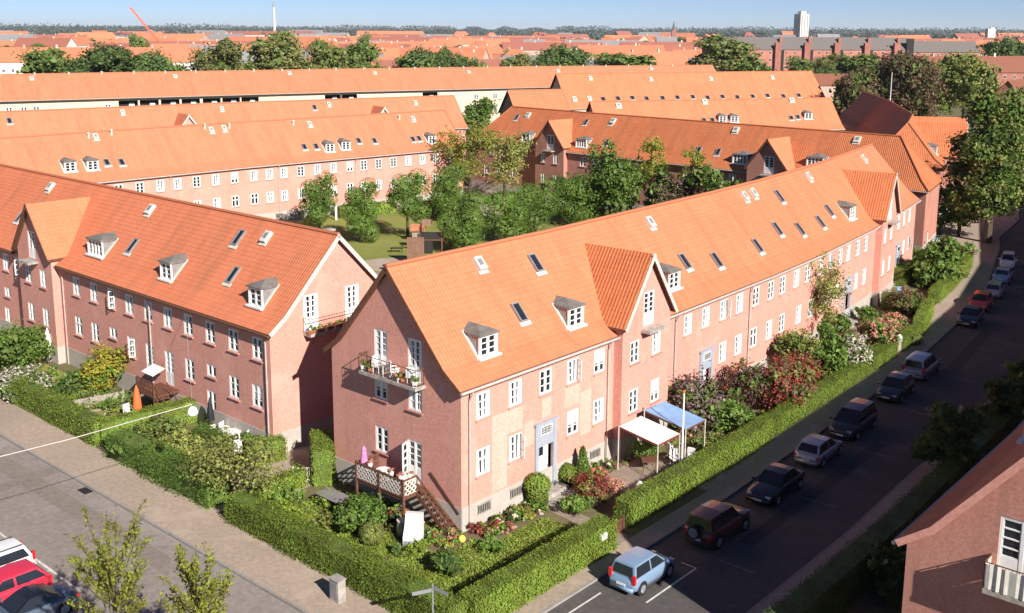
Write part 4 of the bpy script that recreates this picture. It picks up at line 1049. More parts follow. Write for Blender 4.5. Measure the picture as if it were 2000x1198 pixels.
# ------------------------------------------------------------------ shrubs of the front gardens
clipped('domed clipped bush left of the white house door', G2(1049, 983), 1.5, 1.75, seed=31, shape='capped')
clipped('round clipped bush right of the white house door', G2(1106, 944), 1.15, 1.2, seed=32)
clipped('small dark conifer against the sunny corner house wall', L2(9.35, .75), 1.0, 2.3, mat='leaf_green', seed=33, shape='cone', leaf=.12)
clipped('round browning bush in the corner garden lawn', G2(725, 1062), 1.2, 1.15, mat='leaf_olive', seed=34)
clipped('tiny dark conifer on the corner garden lawn', G2(775, 1085), .5, .8, mat='leaf_dark', seed=35, shape='cone')
bush('red flowering azalea beside the white house door path', G2(1150, 975), 2.6, 1.7, 'leaf_red', 1700, .11, 36, core=False, stem=True, second=('leaf_olive', 500, 1.0))
bush('dark green shrub below the red azalea', G2(1128, 1002), 1.9, 1.0, 'leaf_green', 1200, .1, 37)
bush('loose reddish shrub on the terrace edge', G2(1195, 962), 1.7, 1.1, 'leaf_pink', 600, .1, 38, core=False)
bush('pale green bush in front of the white canopy', G2(1262, 908), 2.3, 2.5, 'leaf_green', 1700, .11, 39, core=False)
bush('big laurel bush left of the wooden stairs', G2(705, 1042), 2.7, 2.1, 'leaf_green', 2600, .15, 40)
bush('loose olive bush behind the street hedge, left of the laurel', G2(618, 1045), 2.6, 1.1, 'leaf_olive', 1500, .12, 41, core=False)
bush('dark weedy shrub in the corner of the garden', G2(870, 1118), 2.0, 1.2, 'leaf_dark', 1300, .12, 42)
bush('low leafy shrub inside the right street hedge', G2(960, 1078), 1.5, .8, 'leaf_green', 700, .1, 43)
bush('dark purple and green lilac beside the blue canopy', G2(1352, 842), 3.7, 4.4, 'leaf_lilac', 4200, .17, 44, lump=8, sig=.42)
bush('large dark red shrub in the middle of the front gardens', G2(1450, 800), 3.7, 3.6, 'leaf_purple', 4600, .13, 45, lump=7, second=('leaf_red', 1100, 1))
bush('broad red flowering shrub, the biggest by the right street', G2(1530, 800), 5.2, 4.3, 'leaf_red', 6500, .135, 46, lump=8, second=('leaf_purple', 2200, 1.0))
bush('olive green shrub behind the broad red one', G2(1560, 735), 4.2, 4.0, 'leaf_olive', 3000, .17, 47, lump=7)
bush('tall green shrub between the red and the white flowering ones', G2(1612, 745), 3.6, 3.8, 'leaf_green', 3000, .17, 48, lump=7)
bush('white flowering shrub by the right street', G2(1660, 725), 3.3, 3.2, 'leaf_white', 3200, .15, 49, lump=7, second=('leaf_green', 900, 1.2))
bush('pink blossoming shrub past the white flowering one', G2(1712, 690), 3.4, 3.2, 'leaf_pink', 2800, .15, 50, lump=7, second=('leaf_green', 700, 1.1))
bush('dark green shrub at the foot of the pink one', G2(1695, 712), 2.0, 1.3, 'leaf_dark', 1100, .13, 51)
bush('green shrub under the blue canopy end', G2(1420, 842), 3.2, 2.0, 'leaf_green', 2200, .14, 52)
bush('low yellow-green shrub inside the hedge by the flagpole', G2(1395, 885), 2.6, 1.2, 'leaf_olive', 1300, .12, 53)
bush('shady green shrub below the red-leaved one', G2(1455, 838), 2.4, 1.5, 'leaf_dark', 1300, .13, 54)
bush('green shrub against the house below the climbing tree', G2(1620, 665), 3.4, 2.6, 'leaf_green', 2000, .16, 55)
bush('small green shrub by the entrance path of the long house', G2(1690, 632), 2.2, 1.8, 'leaf_green', 1200, .15, 56)
bush('reddish shrub between two entrance paths', G2(1745, 645), 3.0, 1.5, 'leaf_pink', 1400, .14, 57)
bush('brown-leaved bush under the second bay', G2(1768, 615), 3.2, 2.6, 'leaf_copper', 1900, .16, 58)
bush('dark green shrub at the flagpole', G2(1810, 560), 3.8, 3.2, 'leaf_green', 2200, .18, 59, lump=7)
bush('yellow-green shrub in the flagpole garden', G2(1855, 555), 3.6, 2.6, 'leaf_yellow', 1800, .16, 60, second=('leaf_green', 1200, 1.1))
bush('brownish shrub at the end of the flagpole garden', G2(1868, 512), 4.4, 2.4, 'leaf_copper', 1900, .18, 61, second=('leaf_green', 1200, 1.1))
bush('green shrub between the flagpole and the house corner', G2(1790, 520), 4.2, 2.2, 'leaf_dark', 1800, .18, 62)
bush('white flowering spirea on the left street', G2(45, 772), 4.6, 2.0, 'leaf_white', 3400, .15, 63, lump=8, second=('leaf_green', 1300, 1.1))
bush('yellow flowering laburnum in front of the left house', G2(200, 772), 4.0, 3.7, 'leaf_yellow', 2700, .17, 64, lump=8, core=False, second=('leaf_green', 900, 1.1))
bush('large green bush at the left edge, above the white spirea', G2(30, 720), 6.0, 3.4, 'leaf_green', 4200, .17, 65, lump=8)
bush('brown-tipped green bush beside the closed white parasol', G2(72, 700), 2.6, 2.6, 'leaf_olive', 1500, .15, 66)
bush('shaded green shrub between the spirea and the laburnum', G2(140, 772), 4.0, 1.8, 'leaf_dark', 1900, .16, 67)
bush('low green shrub under the laburnum', G2(215, 795), 3.4, .9, 'leaf_green', 1300, .13, 68)
bush('small round green bush at the wooden deck', G2(378, 792), 1.6, 1.3, 'leaf_green', 1100, .12, 69)
bush('tall green bush beside the cellar door of the left house', G2(418, 822), 2.0, 2.0, 'leaf_green', 1600, .13, 70)
bush('sprawling olive shrub behind the overgrown hedge', G2(300, 875), 4.2, 1.9, 'leaf_olive', 2400, .14, 71, lump=7)
bush('green shrub at the gap of the left hedge', G2(262, 900), 2.4, 1.6, 'leaf_dark', 1400, .14, 72)
bush('loose shrub with pale stems under the small tree', G2(355, 905), 3.4, 2.2, 'leaf_olive', 1700, .14, 73, core=False)
bush('leafy bush left of the gate pillar', G2(508, 905), 2.2, 1.4, 'leaf_olive', 1300, .14, 74)
bush('low green plants along the white gate path', G2(560, 985), 2.6, .7, 'leaf_green', 900, .12, 75)
bush('green undergrowth at the foot of the small tree', G2(430, 965), 3.2, 1.5, 'leaf_dark', 1700, .14, 76)
bush('light green loose bush inside the left street hedge', G2(560, 1025), 2.8, 1.2, 'leaf_hedge', 1800, .12, 80, core=False)
bush('light green low bush nearest the electric cabinet, inside the hedge', G2(665, 1092), 2.6, .8, 'leaf_hedge', 1700, .11, 81, core=False)
bush('pale green low bush below the round browning bush', G2(745, 1120), 2.6, .6, 'leaf_olive', 1300, .11, 82, core=False)
bush('grassy clump beside the tiny dark conifer', G2(815, 1075), 1.6, .6, 'leaf_hedge', 900, .1, 83, core=False)
bush('bright bush between the grey table and the hedge block', G2(640, 985), 1.8, .9, 'leaf_hedge', 1100, .1, 84, core=False)
bush('leafy shrub behind the white single chair by the drainpipe', G2(500, 878), 2.0, 1.2, 'leaf_green', 1300, .12, 85)
bush('green bush filling the garden below the yellow laburnum', G2(170, 800), 3.0, 1.2, 'leaf_hedge', 1700, .13, 86)
bush('low green bush under the wooden fence', G2(235, 840), 2.4, .7, 'leaf_hedge', 1100, .11, 87)
# low plants of the beds: leaves, stones and blossoms
_lp = [crown(200+i, [sph(0, 0, .14, .20, .20, .16)], 90, .09, m, core=False, second=s) for i, (m, s) in enumerate((('leaf_green', None), ('leaf_olive', None), ('leaf_green', ('leaf_pink', 40, .9)), ('leaf_olive', ('leaf_yellow', 40, .8)), ('leaf_dark', ('leaf_white', 30, .8)), ('leaf_red', None)))]
_st = trunk_mb(random.Random(1), .2, .012, 3, .08).mesh('stem', ['bark'])
def plants(label, pts, group, seed):
    r = random.Random(seed)
    for p in pts:
        t = thing('garden_plant', label, 'plant', (p.x, p.y, 0), group, r.uniform(0, 6)); t.scale = (r.uniform(.7, 1.7),)*3
        part('foliage', r.choice(_lp), t); part('stem', _st, t)
rr = random.Random(5)
plants('small plant in the flower bed along the sunny wall of the corner house', [L2(rr.uniform(.5, 4.8), rr.uniform(.35, 1.6)) for _ in range(40)], 'plants along the sunny wall', 1)
plants('small plant in the stony bed at the foot of the wooden stairs', [L2(-.4-rr.random()*1.9, rr.uniform(-5.5, .6)) for _ in range(34)], 'plants at the stairs', 2)
plants('small plant on the terrace in front of the canopy', [L2(rr.uniform(9.8, 15.5), rr.choice([rr.uniform(.3, 1.1), rr.uniform(4.2, 5.1)])) for _ in range(26)], 'plants round the terrace', 3)
plants('small plant on the inside of the corner garden hedge', [L2(rr.uniform(-6.1, -2.5), rr.uniform(4.6, 5.6)) for _ in range(12)]+[L2(rr.uniform(-6.2, -5.4), rr.uniform(-9, 5)) for _ in range(26)], 'plants inside the corner hedge', 4)
plants('small plant in the gardens of the left house', [LB(rr.uniform(0, 40), rr.uniform(1.3, 5.8)) for _ in range(60)], 'plants of the left gardens', 5)
plants('small plant in the long front gardens on the right street', [RL.at(a)[0]+RL.at(a)[2]*rr.uniform(.6, 4.8) for a in [rr.uniform(17, 70) for _ in range(60)]], 'plants of the right gardens', 6)
# stones
rs_ = random.Random(8)
for i in range(26):
    m = MB(); p = L2(rs_.uniform(.6, 4.6), rs_.uniform(1.0, 1.9)) if i < 14 else L2(rs_.uniform(-2.4, -.6), rs_.uniform(-4, .8)); r = rs_.uniform(.08, .2)
    m.blob(V3(p, r*.5), (r, r*.8, r*.6), 8, 5, rnd=.15, rng=rs_); solo('garden_stone', m, 'stone' if i % 3 else 'terracotta', 'small stone edging the flower beds of the corner house', 'stone', 'stones of the corner garden beds')
# grass blades on the corner lawn
rs = np.random.RandomState(9); P = []
while len(P) < 15000:
    a, o = rs.uniform(-6.3, 4.3), rs.uniform(-9, 6.0)
    if o > 2.1 or a < -2.6 or (a < 0 and o > 1): q = L2(a, o); P.append((q.x, q.y, rs.random()*.09))
me = leaf_mesh('lawn_grass', [(np.array(P), .11, 0, .2, rs)], ['leaf_hedge']); o = bpy.data.objects.new('lawn_grass', me); COL.objects.link(o); tag(o, 'short sunlit grass on the lawn of the corner garden', 'grass', None, 'stuff')

# ------------------------------------------------------------------ trees
_rt = random.Random(11)
def cr(seed, h, w, n, size, mat, lumps=8, sig=None, base=.35, core=True, second=None, shell=.75, flat=1.0):
    r = random.Random(seed); bl = [sph(0, 0, h*(base+1)/2, w*.3, w*.3, h*(1-base)*.36)]
    for i in range(lumps):
        a = 6.283*(i*.382+r.random()*.15); z = h*(base+.12+(1-base-.24)*r.random()); k = 1-abs((z/h-base)/(1-base)-.42)*1.0
        q = w*.34*k*r.uniform(.6, 1.1); rad = w*r.uniform(.15, .24); bl.append(sph(math.cos(a)*q, math.sin(a)*q, z, rad, rad, rad*.85*flat))
    return crown(seed, bl, n, size, mat, sig=sig, core=core, second=second, shell=shell)
def mk(seed, h, r, limbs=6, spread=2, top=.8, lean=.3, base=.35): return trunk_mb(random.Random(seed), h, r, limbs, spread, top, lean, base).mesh('trunk', ['bark'])
# the knobbly pollards of the court: each a stack of tight clipped lumps
def pollard(label, pos, h, w, seed, base=.12, bare=False):
    r = random.Random(seed); bl = []
    z0 = .38 if bare else base
    for i in range(9):
        a = 6.283*i*.382; z = h*(z0+(1-z0-.1)*(i+.5)/9); q = w*.26*r.uniform(.7, 1.25); rad = w*r.uniform(.24, .31)
        if r.random() < .2: continue
        bl.append(sph(math.cos(a)*q, math.sin(a)*q, z, rad, rad, rad*1.05))
    rs = np.random.RandomState(seed); P = []; DD = []
    for c, rd in bl:
        m = 1250; d = rs.normal(size=(m, 3)); d /= np.linalg.norm(d, axis=1)[:, None]; P.append(np.array(c)+d*np.array(rd)*rs.uniform(.95, 1.03, (m, 1))); DD.append(d)
    P = np.concatenate(P); C = np.concatenate([np.array(c)+rs.normal(size=(60, 3))*np.array(rd)*.3 for c, rd in bl])
    me = leaf_mesh('crown', [(P, .12, 0, .25, rs, np.concatenate(DD)*2.6), (C, .55, 1, .2, rs)], ['leaf_green', 'leaf_core'])
    tree(label, 'tree', pos, h, me, mk(seed, h, .17, 4, w*.25, .7, .1), 'pollard trees round the court lawn', 'pollard_tree')
for i, (lb, x, y, h, w, bare) in enumerate((
    ('thick knobbly pollard tree standing leftmost on the court lawn', 624, 452, 7.0, 4.0, 0), ('slim knobbly pollard tree second from the left on the lawn', 706, 474, 7.4, 3.4, 0),
    ('pollard tree with a bare pale trunk on the open lawn', 796, 467, 8.0, 4.0, 1), ('tall twin-lobed pollard tree beside the court path', 874, 432, 7.4, 4.3, 0),
    ('dense pollard tree right behind the play tower', 905, 494, 6.6, 4.4, 0), ('broad pollard tree just behind the long roof ridge', 987, 474, 6.2, 4.9, 0),
    ('pollard tree between the two broad ones behind the roof ridge', 1046, 455, 6.2, 4.8, 0), ('pollard tree farthest right along the roof ridge', 1116, 442, 6.4, 4.4, 0))):
    pollard(lb, G2(x, y), h*1.05, w*1.28, 300+i, bare=bare)
def T(label, px, py, h, w, mat, n, size, seed, name='tree', lumps=8, sig=None, base=.3, core=True, second=None, tr=.22, cat='tree', group=None, shell=.75, z=0, trunk_top=.8):
    return tree(label, cat, G2(px, py), h, cr(seed, h, w, n, size, mat, lumps, sig, base, core, second, shell), mk(seed, h, tr, 7, w*.3, trunk_top, .4, max(.2, base-.05)), group, name)
T('airy tall tree with yellow-green young leaves at the bend of the court', 917, 398, 13.0, 11, 'leaf_young', 3600, .26, 330, lumps=10, base=.28, core=False, shell=.6, second=('leaf_olive', 1200, 1.0))
T('airy green tree right of the tallest court tree', 985, 396, 12.0, 9.5, 'leaf_olive', 4200, .27, 331, lumps=9, base=.25, core=False, shell=.6)
T('dense dark green tree in the court under the right hand house', 1190, 440, 11.0, 11.5, 'leaf_green', 7500, .28, 332, lumps=10, base=.08)
T('tall thin golden tree behind the dense dark court tree', 1268, 432, 12.6, 7, 'leaf_young', 1900, .26, 333, lumps=8, base=.3, core=False, shell=.6)
T('upright golden tree above the dark court shrubs', 1345, 450, 12.4, 4.6, 'leaf_young', 1400, .24, 334, lumps=8, base=.3, core=False, shell=.6)
T('dark brown-leaved tree in the shade of the court', 1318, 455, 8.8, 7.5, 'leaf_purple', 3200, .26, 335, base=.05)
T('rounded green tree low above the long roof ridge', 1395, 464, 8.8, 8.5, 'leaf_green', 4200, .26, 336, base=.05)
T('dark conifer-like tree in the court shade', 1288, 446, 9.0, 4.5, 'leaf_dark', 2600, .25, 337, base=.05)
T('dark green shrubby tree at the foot of the court gable', 1120, 415, 5.6, 8, 'leaf_dark', 3000, .25, 338, base=.05)
T('green bushy tree between the court houses', 935, 262, 8, 11, 'leaf_green', 3600, .36, 339, base=.05)
T('bright green tree in front of the cream house', 893, 242, 13, 8.5, 'leaf_green', 3000, .40, 340, base=.1)
T('young pale tree beside the dark gable', 948, 252, 9, 5, 'leaf_olive', 1300, .36, 341, base=.1)
T('spiky green tree rising over the roofs before the cream house', 748, 226, 15.0, 13, 'leaf_green', 5200, .42, 342, lumps=10, base=.1)
T('small green treetop over the roof, left end of the cream house', 158, 240, 12.0, 8, 'leaf_green', 2600, .40, 343, base=.2)
T('small bush top left of the little treetop over the roof', 108, 240, 9.6, 5, 'leaf_green', 1300, .38, 344, base=.2)
T('small tree over the left dark hedge with a short pale trunk', 462, 988, 3.7, 6.2, 'leaf_olive', 3000, .14, 345, name='garden_tree', lumps=11, base=.32, core=False, tr=.16, sig=.36)
T('small leaning tree against the long sunny facade', 1582, 672, 9.2, 6.6, 'leaf_olive', 4600, .17, 346, name='garden_tree', lumps=9, base=.2, core=False, second=('leaf_white', 420, .9), shell=.6)
T('slim dark tree growing close to the sunny facade', 1553, 672, 7.4, 3.4, 'leaf_purple', 2400, .16, 347, name='garden_tree', lumps=6, base=.1, core=False)
T('small round tree in the flagpole garden', 1830, 565, 5.6, 5.4, 'leaf_green', 2600, .2, 348, name='garden_tree', lumps=8, base=.25)
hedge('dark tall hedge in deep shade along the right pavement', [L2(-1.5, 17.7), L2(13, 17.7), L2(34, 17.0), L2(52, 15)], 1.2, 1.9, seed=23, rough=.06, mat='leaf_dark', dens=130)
# right hand trees
T('huge chestnut at the end of the right street', 1928, 474, 19.5, 12.2, 'leaf_green', 12000, .31, 349, lumps=15, base=.14, tr=.42, second=('leaf_olive', 10000, 1.0), name='street_tree')
T('dark leafy tree left of the huge chestnut', 1872, 462, 6.2, 8, 'leaf_green', 4200, .3, 350, base=.05, name='street_tree')
T('copper brown tree behind the pale orange roof', 1668, 262, 16, 17, 'leaf_copper', 10500, .5, 351, lumps=14, base=.1)
T('broad copper tree above the shaded court slope', 1765, 245, 19, 24, 'leaf_copper', 15000, .55, 352, lumps=16, base=.1)
T('olive green tree right of the copper trees', 1880, 240, 20, 20, 'leaf_olive', 10500, .5, 353, lumps=14, base=.1)
T('dark green tree behind the copper tree at the pale roof corner', 1640, 262, 9, 9, 'leaf_dark', 2200, .5, 354, base=.1)
T('tall olive tree at the right edge behind the chestnut', 1985, 330, 16, 14, 'leaf_olive', 7500, .42, 355, lumps=9, base=.1)
# shaded trees in the front garden of the near right house
def TA(label, a, o, h, w, mat, n, seed): return tree(label, 'tree', L2(a, o), h, cr(seed, h, w, n, .2, mat, 8, None, .12), mk(seed, h, .15, 5, w*.3, .7, .2), 'shaded trees by the near right house', 'garden_tree')
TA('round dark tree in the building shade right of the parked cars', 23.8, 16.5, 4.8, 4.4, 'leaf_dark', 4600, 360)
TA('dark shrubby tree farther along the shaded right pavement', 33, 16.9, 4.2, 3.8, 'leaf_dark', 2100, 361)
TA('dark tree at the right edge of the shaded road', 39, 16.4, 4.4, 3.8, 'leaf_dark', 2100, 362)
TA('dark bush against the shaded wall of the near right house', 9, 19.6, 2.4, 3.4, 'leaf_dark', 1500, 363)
# sparse street trees at the lower left, branches reaching up with tufts of young leaves
def sparse(label, pos, h, seed, w):
    r = random.Random(seed); m = MB(); P = []; m.tube([(0, 0, -.1), (.05, 0, h*.45), (0, .05, h*.75)], [.13, .10, .05], 7)
    for i in range(34):
        a = 6.283*i*.382+r.random()*.5; z = h*r.uniform(.35, .76); L = h*r.uniform(.16, .29)*(1.1 if z < h*.6 else .85); up = r.uniform(.7, 1.5); k = w*r.uniform(.5, 1.0)
        d = Vector((math.cos(a)*k, math.sin(a)*k, up)).normalized(); b = Vector((0, 0, z)); mid = b+d*L*.5+Vector((0, 0, -.05*L)); e = b+d*L+Vector((0, 0, .12*L)); m.tube([b, mid, e], [.035, .022, .008], 5)
        for q in range(6):
            f = r.uniform(.25, 1.0); c = b+(e-b)*f; dd = (d+Vector((r.uniform(-.8, .8), r.uniform(-.8, .8), r.uniform(-.2, .6)))).normalized(); l2 = L*r.uniform(.12, .3); m.tube([c, c+dd*l2], [.012, .005], 4)
            for s in range(13): t = r.random(); P.append(tuple(c+dd*l2*t+Vector((r.gauss(0, .055), r.gauss(0, .055), r.gauss(0, .055)))))
        for s in range(52): t = r.uniform(.15, 1.08); P.append(tuple(b+(e-b)*t+Vector((r.gauss(0, .06), r.gauss(0, .06), r.gauss(0, .07)))))
    rs = np.random.RandomState(seed); t = thing('street_tree', label, 'tree', (pos.x, pos.y, 0), 'young street trees of the left street', 0)
    part('trunk', m.mesh('trunk', ['bark']), t); part('crown', leaf_mesh('crown', [(np.array(P), .10, 0, .8, rs)], ['leaf_young']), t)
sparse('larger sparse young street tree at the lower left', G2(218, 1125, 7.2), 9.6, 370, .95)
sparse('smaller sparse young street tree at the lower left', G2(385, 1150, 6.6), 8.4, 371, .8)

# ------------------------------------------------------------------ vehicles
def paintm(name, c, rough=.28, metal=.0):
    m, nt, b = _base(name, rough, .5); b.inputs['Base Color'].default_value = (*c, 1); b.inputs['Metallic'].default_value = metal
    b.inputs['Coat Weight'].default_value = .6; b.inputs['Coat Roughness'].default_value = .08
for nm, c, mt in (('car_blue', (.25, .38, .53), .3), ('car_maroon', (.10, .025, .02), .1), ('car_black', (.012, .012, .015), 0), ('car_silver', (.42, .45, .48), .5), ('car_dark', (.03, .032, .04), .2),
               ('car_grey', (.30, .33, .37), .4), ('car_red', (.50, .035, .02), 0), ('car_sky', (.25, .42, .58), .2), ('car_white', (.80, .80, .78), 0), ('car_crimson', (.62, .03, .06), 0), ('car_slate', (.12, .15, .20), .4)):
    paintm(nm, c, .3, mt)
plain('taillight', (.55, .02, .02), .2, .5); plain('headlight', (.72, .75, .78), .12, .6, metal=.3); plain('plate', (.72, .72, .68), .5); plain('bumper', (.035, .035, .038), .6)
KIND = {   # length, half width, belt height, roof height, (x of rear glass foot, roof rear, roof front, screen foot) as shares of the length from the tail
    'mini': (3.55, .80, .92, 1.55, (.015, .075, .56, .77), .80), 'hatch': (4.0, .85, .90, 1.46, (.02, .15, .55, .74), .82), 'saloon': (4.5, .87, .90, 1.42, (.14, .27, .55, .73), .84),
    'estate': (4.6, .88, .92, 1.50, (.02, .09, .57, .74), .84), 'mpv': (4.4, .90, .98, 1.70, (.015, .06, .60, .82), .86), 'offroad': (4.2, .88, 1.05, 1.72, (.02, .06, .58, .72), .95), 'convertible': (4.2, .86, .88, 1.36, (.16, .34, .52, .70), .84)}
def car(label, pos, d, kind, paint, group='cars parked along the kerb', spare=False, z=-.09, rails=False, cat='car'):
    L, hw, zb, zr, gx, hood = KIND[kind]; rz = math.atan2(d.y, d.x); X = lambda f: (f-.5)*L
    t = thing('parked_car', label, cat, (pos.x, pos.y, z), group, rz); R = .315 if kind != 'offroad' else .36
    # lower body, lofted along the length
    st = [(0, .78, .42, zb*.62), (.012, .90, .30, zb*.93), (.05, .97, .24, zb), (.16, 1, .22, zb), (.5, 1, .20, zb*.99), (gx[3], 1, .20, zb*.985), (gx[3]+.05, .99, .22, zb*.95), (.93, .95, .22, zb*hood), (.98, .86, .24, zb*hood*.87), (1, .70, .34, zb*.62)]
    b = MB(); rings = []
    for f, w, z0, z1 in st:
        w *= hw; pr = [(w*.80, z0), (w*.97, z0+.12), (w, z0+(z1-z0)*.5), (w*.985, z0+(z1-z0)*.8), (w*.90, z1-.012), (w*.55, z1+.012), (0, z1+.02)]
        pr = pr+[(-y, zz) for y, zz in pr[-2::-1]]; rings.append([b.vert((X(f), y, zz)) for y, zz in pr])
    for a, c in zip(rings, rings[1:]):
        for k in range(len(a)-1): b.f.append([a[k], c[k], c[k+1], a[k+1]]); b.m.append(0)
        b.f.append([a[-1], c[-1], c[0], a[0]]); b.m.append(1)
    b.f.append(rings[0]); b.m.append(0); b.f.append(rings[-1][::-1]); b.m.append(0)
    for f0, f1, z in ((-.006, .03, .36), (.975, 1.008, .34)): b.box((X((f0+f1)/2), 0, z), ((f1-f0)*L, hw*1.62, .2), None, 1 if kind in ('offroad',) else 0)
    for s in (-1, 1): b.box((0, s*hw*.985, .26), (L*.52, .05, .12), None, 1)
    bo = b.mesh('body', [paint, 'bumper'], smooth=True); part('body', bo, t)
    for p in bo.polygons: p.use_smooth = True
    # cabin
    c = MB(); wb, wr = hw*.90, hw*.70
    q = [(X(gx[0]+.01), zb-.02, wb), (X(gx[1]), zr-.05, wr), (X((gx[1]+gx[2])/2), zr, wr*1.02), (X(gx[2]), zr-.06, wr), (X(gx[3]), zb-.02, wb)]
    top = [[c.vert((x, s*w, z)) for s in (1, .5, 0, -.5, -1)] for x, z, w in q]
    for i, (x, z, w) in enumerate(q):
        for j in (1, 2, 3): c.v[top[i][j]].z += .03 if j == 2 else .022
    for a, e in zip(top, top[1:]):
        for k in range(4): c.f.append([a[k], e[k], e[k+1], a[k+1]]); c.m.append(0)
    for s in (0, 4): c.f.append([r[s] for r in top]); c.m.append(0)
    if rails:
        for s in (-1, 1): c.beam((q[1][0]+.1, s*wr*.92, zr+.05), (q[3][0]-.1, s*wr*.92, zr+.05), .04, m=1)
    part('cabin', c.mesh('cabin', [paint if kind != 'convertible' else 'car_black', 'bumper'], smooth=False), t)
    # glass, a few millimetres proud of the cabin
    def quad(P, up=.012):
        m = MB(); n = (P[1]-P[0]).cross(P[3]-P[0]).normalized(); m.face([p+n*up for p in P]); return m
    V = Vector; e = .09
    def lerp(a, b2, f): return a+(b2-a)*f
    A = [V((q[0][0], s*wb, q[0][1])) for s in (1, -1)]; B = [V((q[1][0], s*wr, q[1][1])) for s in (1, -1)]
    C = [V((q[3][0], s*wr, q[3][1])) for s in (1, -1)]; D = [V((q[4][0], s*wb, q[4][1])) for s in (1, -1)]
    def inset(P, a0=.10, a1=.90, b0=.12, b1=.9):
        bot = lambda f: lerp(P[0], P[1], f); tp = lambda f: lerp(P[3], P[2], f)
        return [lerp(bot(a0), tp(a0), b0), lerp(bot(a1), tp(a1), b0), lerp(bot(a1), tp(a1), b1), lerp(bot(a0), tp(a0), b1)]
    rw = inset([A[0], A[1], B[1], B[0]], .08, .92, .14, .86); fw = inset([D[1], D[0], C[0], C[1]], .05, .95, .06, .94)
    for nm, P in (('rear_window', rw), ('windscreen', fw)):
        m = MB(); n = (P[1]-P[0]).cross(P[3]-P[0]).normalized(); n = n if n.x*(P[0].x) > 0 else -n; m.face([p+n*.034 for p in P]); part(nm, m.mesh(nm, ['glass']), t)
    for s in (1, -1):
        w0 = lambda x, z: V((x, s*(wb+(wr-wb)*(z-zb)/(zr-.055-zb)+.012), z)); z0, z1 = zb+.03, zr-.13
        xr = q[0][0]+(q[1][0]-q[0][0])*.9; xf0, xf1 = q[4][0], q[3][0]; mid = (xr+xf0)/2-.02*L
        for nm, a, b2, a1, b1 in (('side_window', q[0][0]+(q[1][0]-q[0][0])*.12+.12, mid-.05, xr+.12, mid-.03), ('side_window', mid+.05, xf0-.16, mid+.07, xf1+.02)):
            m = MB(); m.face([w0(a, z0), w0(b2, z0), w0(b1, z1), w0(a1, z1)]); part(nm, m.mesh(nm, ['glass']), t)
        for f in (.18, .815):                                       # wheels
            y = s*(hw-.08); w = MB(); w.tube([V((X(f), y-s*.11, R)), V((X(f), y+s*.095, R))], R, 18, 0)
            wo = part('wheel', w.mesh('tyre', ['rubber']), t); a = MB(); a.tube([V((X(f), y, R)), V((X(f), y+s*.102, R))], R*.66, 14, 0)
            for k in range(5): g = k*1.2566; a.beam((X(f), y+s*.104, R), (X(f)+math.cos(g)*R*.6, y+s*.104, R+math.sin(g)*R*.6), .05, .012, 0)
            part('rim', a.mesh('rim', ['steel']), wo)
            k = MB(); k.tube([V((X(f), s*(hw-.10), R+.02)), V((X(f), s*(hw+.004), R+.02))], R*1.16, 18, 0); part('wheel_arch', k.mesh('wheel_arch', ['bumper']), t)
        h = MB(); h.box((X(.966), s*hw*.64, zb*hood*.80), (.20, hw*.34, .15)); part('headlight', h.mesh('headlight', ['headlight']), t)
        l = MB(); tall = kind in ('mini', 'mpv', 'estate'); l.box((X(.022), s*hw*.84, zb*.98 if tall else zb*.80), (.14, .17, .42 if tall else .17)); part('tail_light', l.mesh('tail_light', ['taillight']), t)
        mm = MB(); mm.box((X(gx[3])-.14, s*(hw+.09), zb+.08), (.10, .18, .13)); part('wing_mirror', mm.mesh('wing_mirror', [paint]), t)
    for x in (-.012, 1.012):
        p = MB(); p.box((X(x), 0, .56 if x < 0 else .42), (.03, .5, .11)); part('licence_plate', p.mesh('licence_plate', ['plate']), t)
    if spare:
        p = MB(); p.tube([V((X(0)-.22, .1, .92)), V((X(0), .1, .92))], .34, 16, 0); so = part('spare_wheel', p.mesh('spare_wheel', ['rubber']), t)
        p = MB(); p.tube([V((X(0)-.235, .1, .92)), V((X(0)-.20, .1, .92))], .27, 14, 0); part('wheel_cover', p.mesh('wheel_cover', ['car_grey']), so)
    return t
def tang(a): return RL.at(RL.proj(L2(a, 8))[0])[1]
def rs_car(label, a_rear, o, kind, paint, front=False, **k):
    L = KIND[kind][0]; d = tang(a_rear+L/2); p = L2(a_rear, o)+d*L/2
    return car(label, p, -d if front else d, kind, paint, **k)
rs_car('small light blue tall car half in the sun, nearest on the right street', .7, 9.75, 'mini', 'car_blue')
rs_car('dark red off-road car with a spare wheel on its tail, in the shade', 6.9, 10.0, 'offroad', 'car_maroon', spare=True)
rs_car('black saloon with its headlights towards the off-road car, in shade', 13.4, 9.9, 'saloon', 'car_black', front=True)
rs_car('silver hatchback with red tail lights between two black cars', 20.1, 9.45, 'hatch', 'car_silver')
rs_car('dark people carrier in front of the silver hatchback, in shade', 25.6, 9.1, 'mpv', 'car_dark', front=True)
rs_car('dark hatchback behind the grey people carrier, in shade', 34.5, 8.5, 'hatch', 'car_dark', front=True)
rs_car('silver grey people carrier alone before the empty stretch of kerb', 40.5, 8.05, 'mpv', 'car_grey')
rs_car('black saloon just before the bright red car, headlights to us', 58.2, 6.0, 'saloon', 'car_black', front=True)
rs_car('bright red car with only its roof in the sun', 64.4, 4.9, 'hatch', 'car_red', front=True)
rs_car('pale silver car between the red car and the sky blue one', 70.6, 4.3, 'hatch', 'car_silver')
rs_car('sky blue car whose roof catches the sun, far along the kerb', 77.6, 2.9, 'saloon', 'car_sky')
rs_car('small white car standing in the sun at the far end of the street', 85.4, 1.2, 'mini', 'car_white', front=True)
ls = 'cars parked across the left street bays'
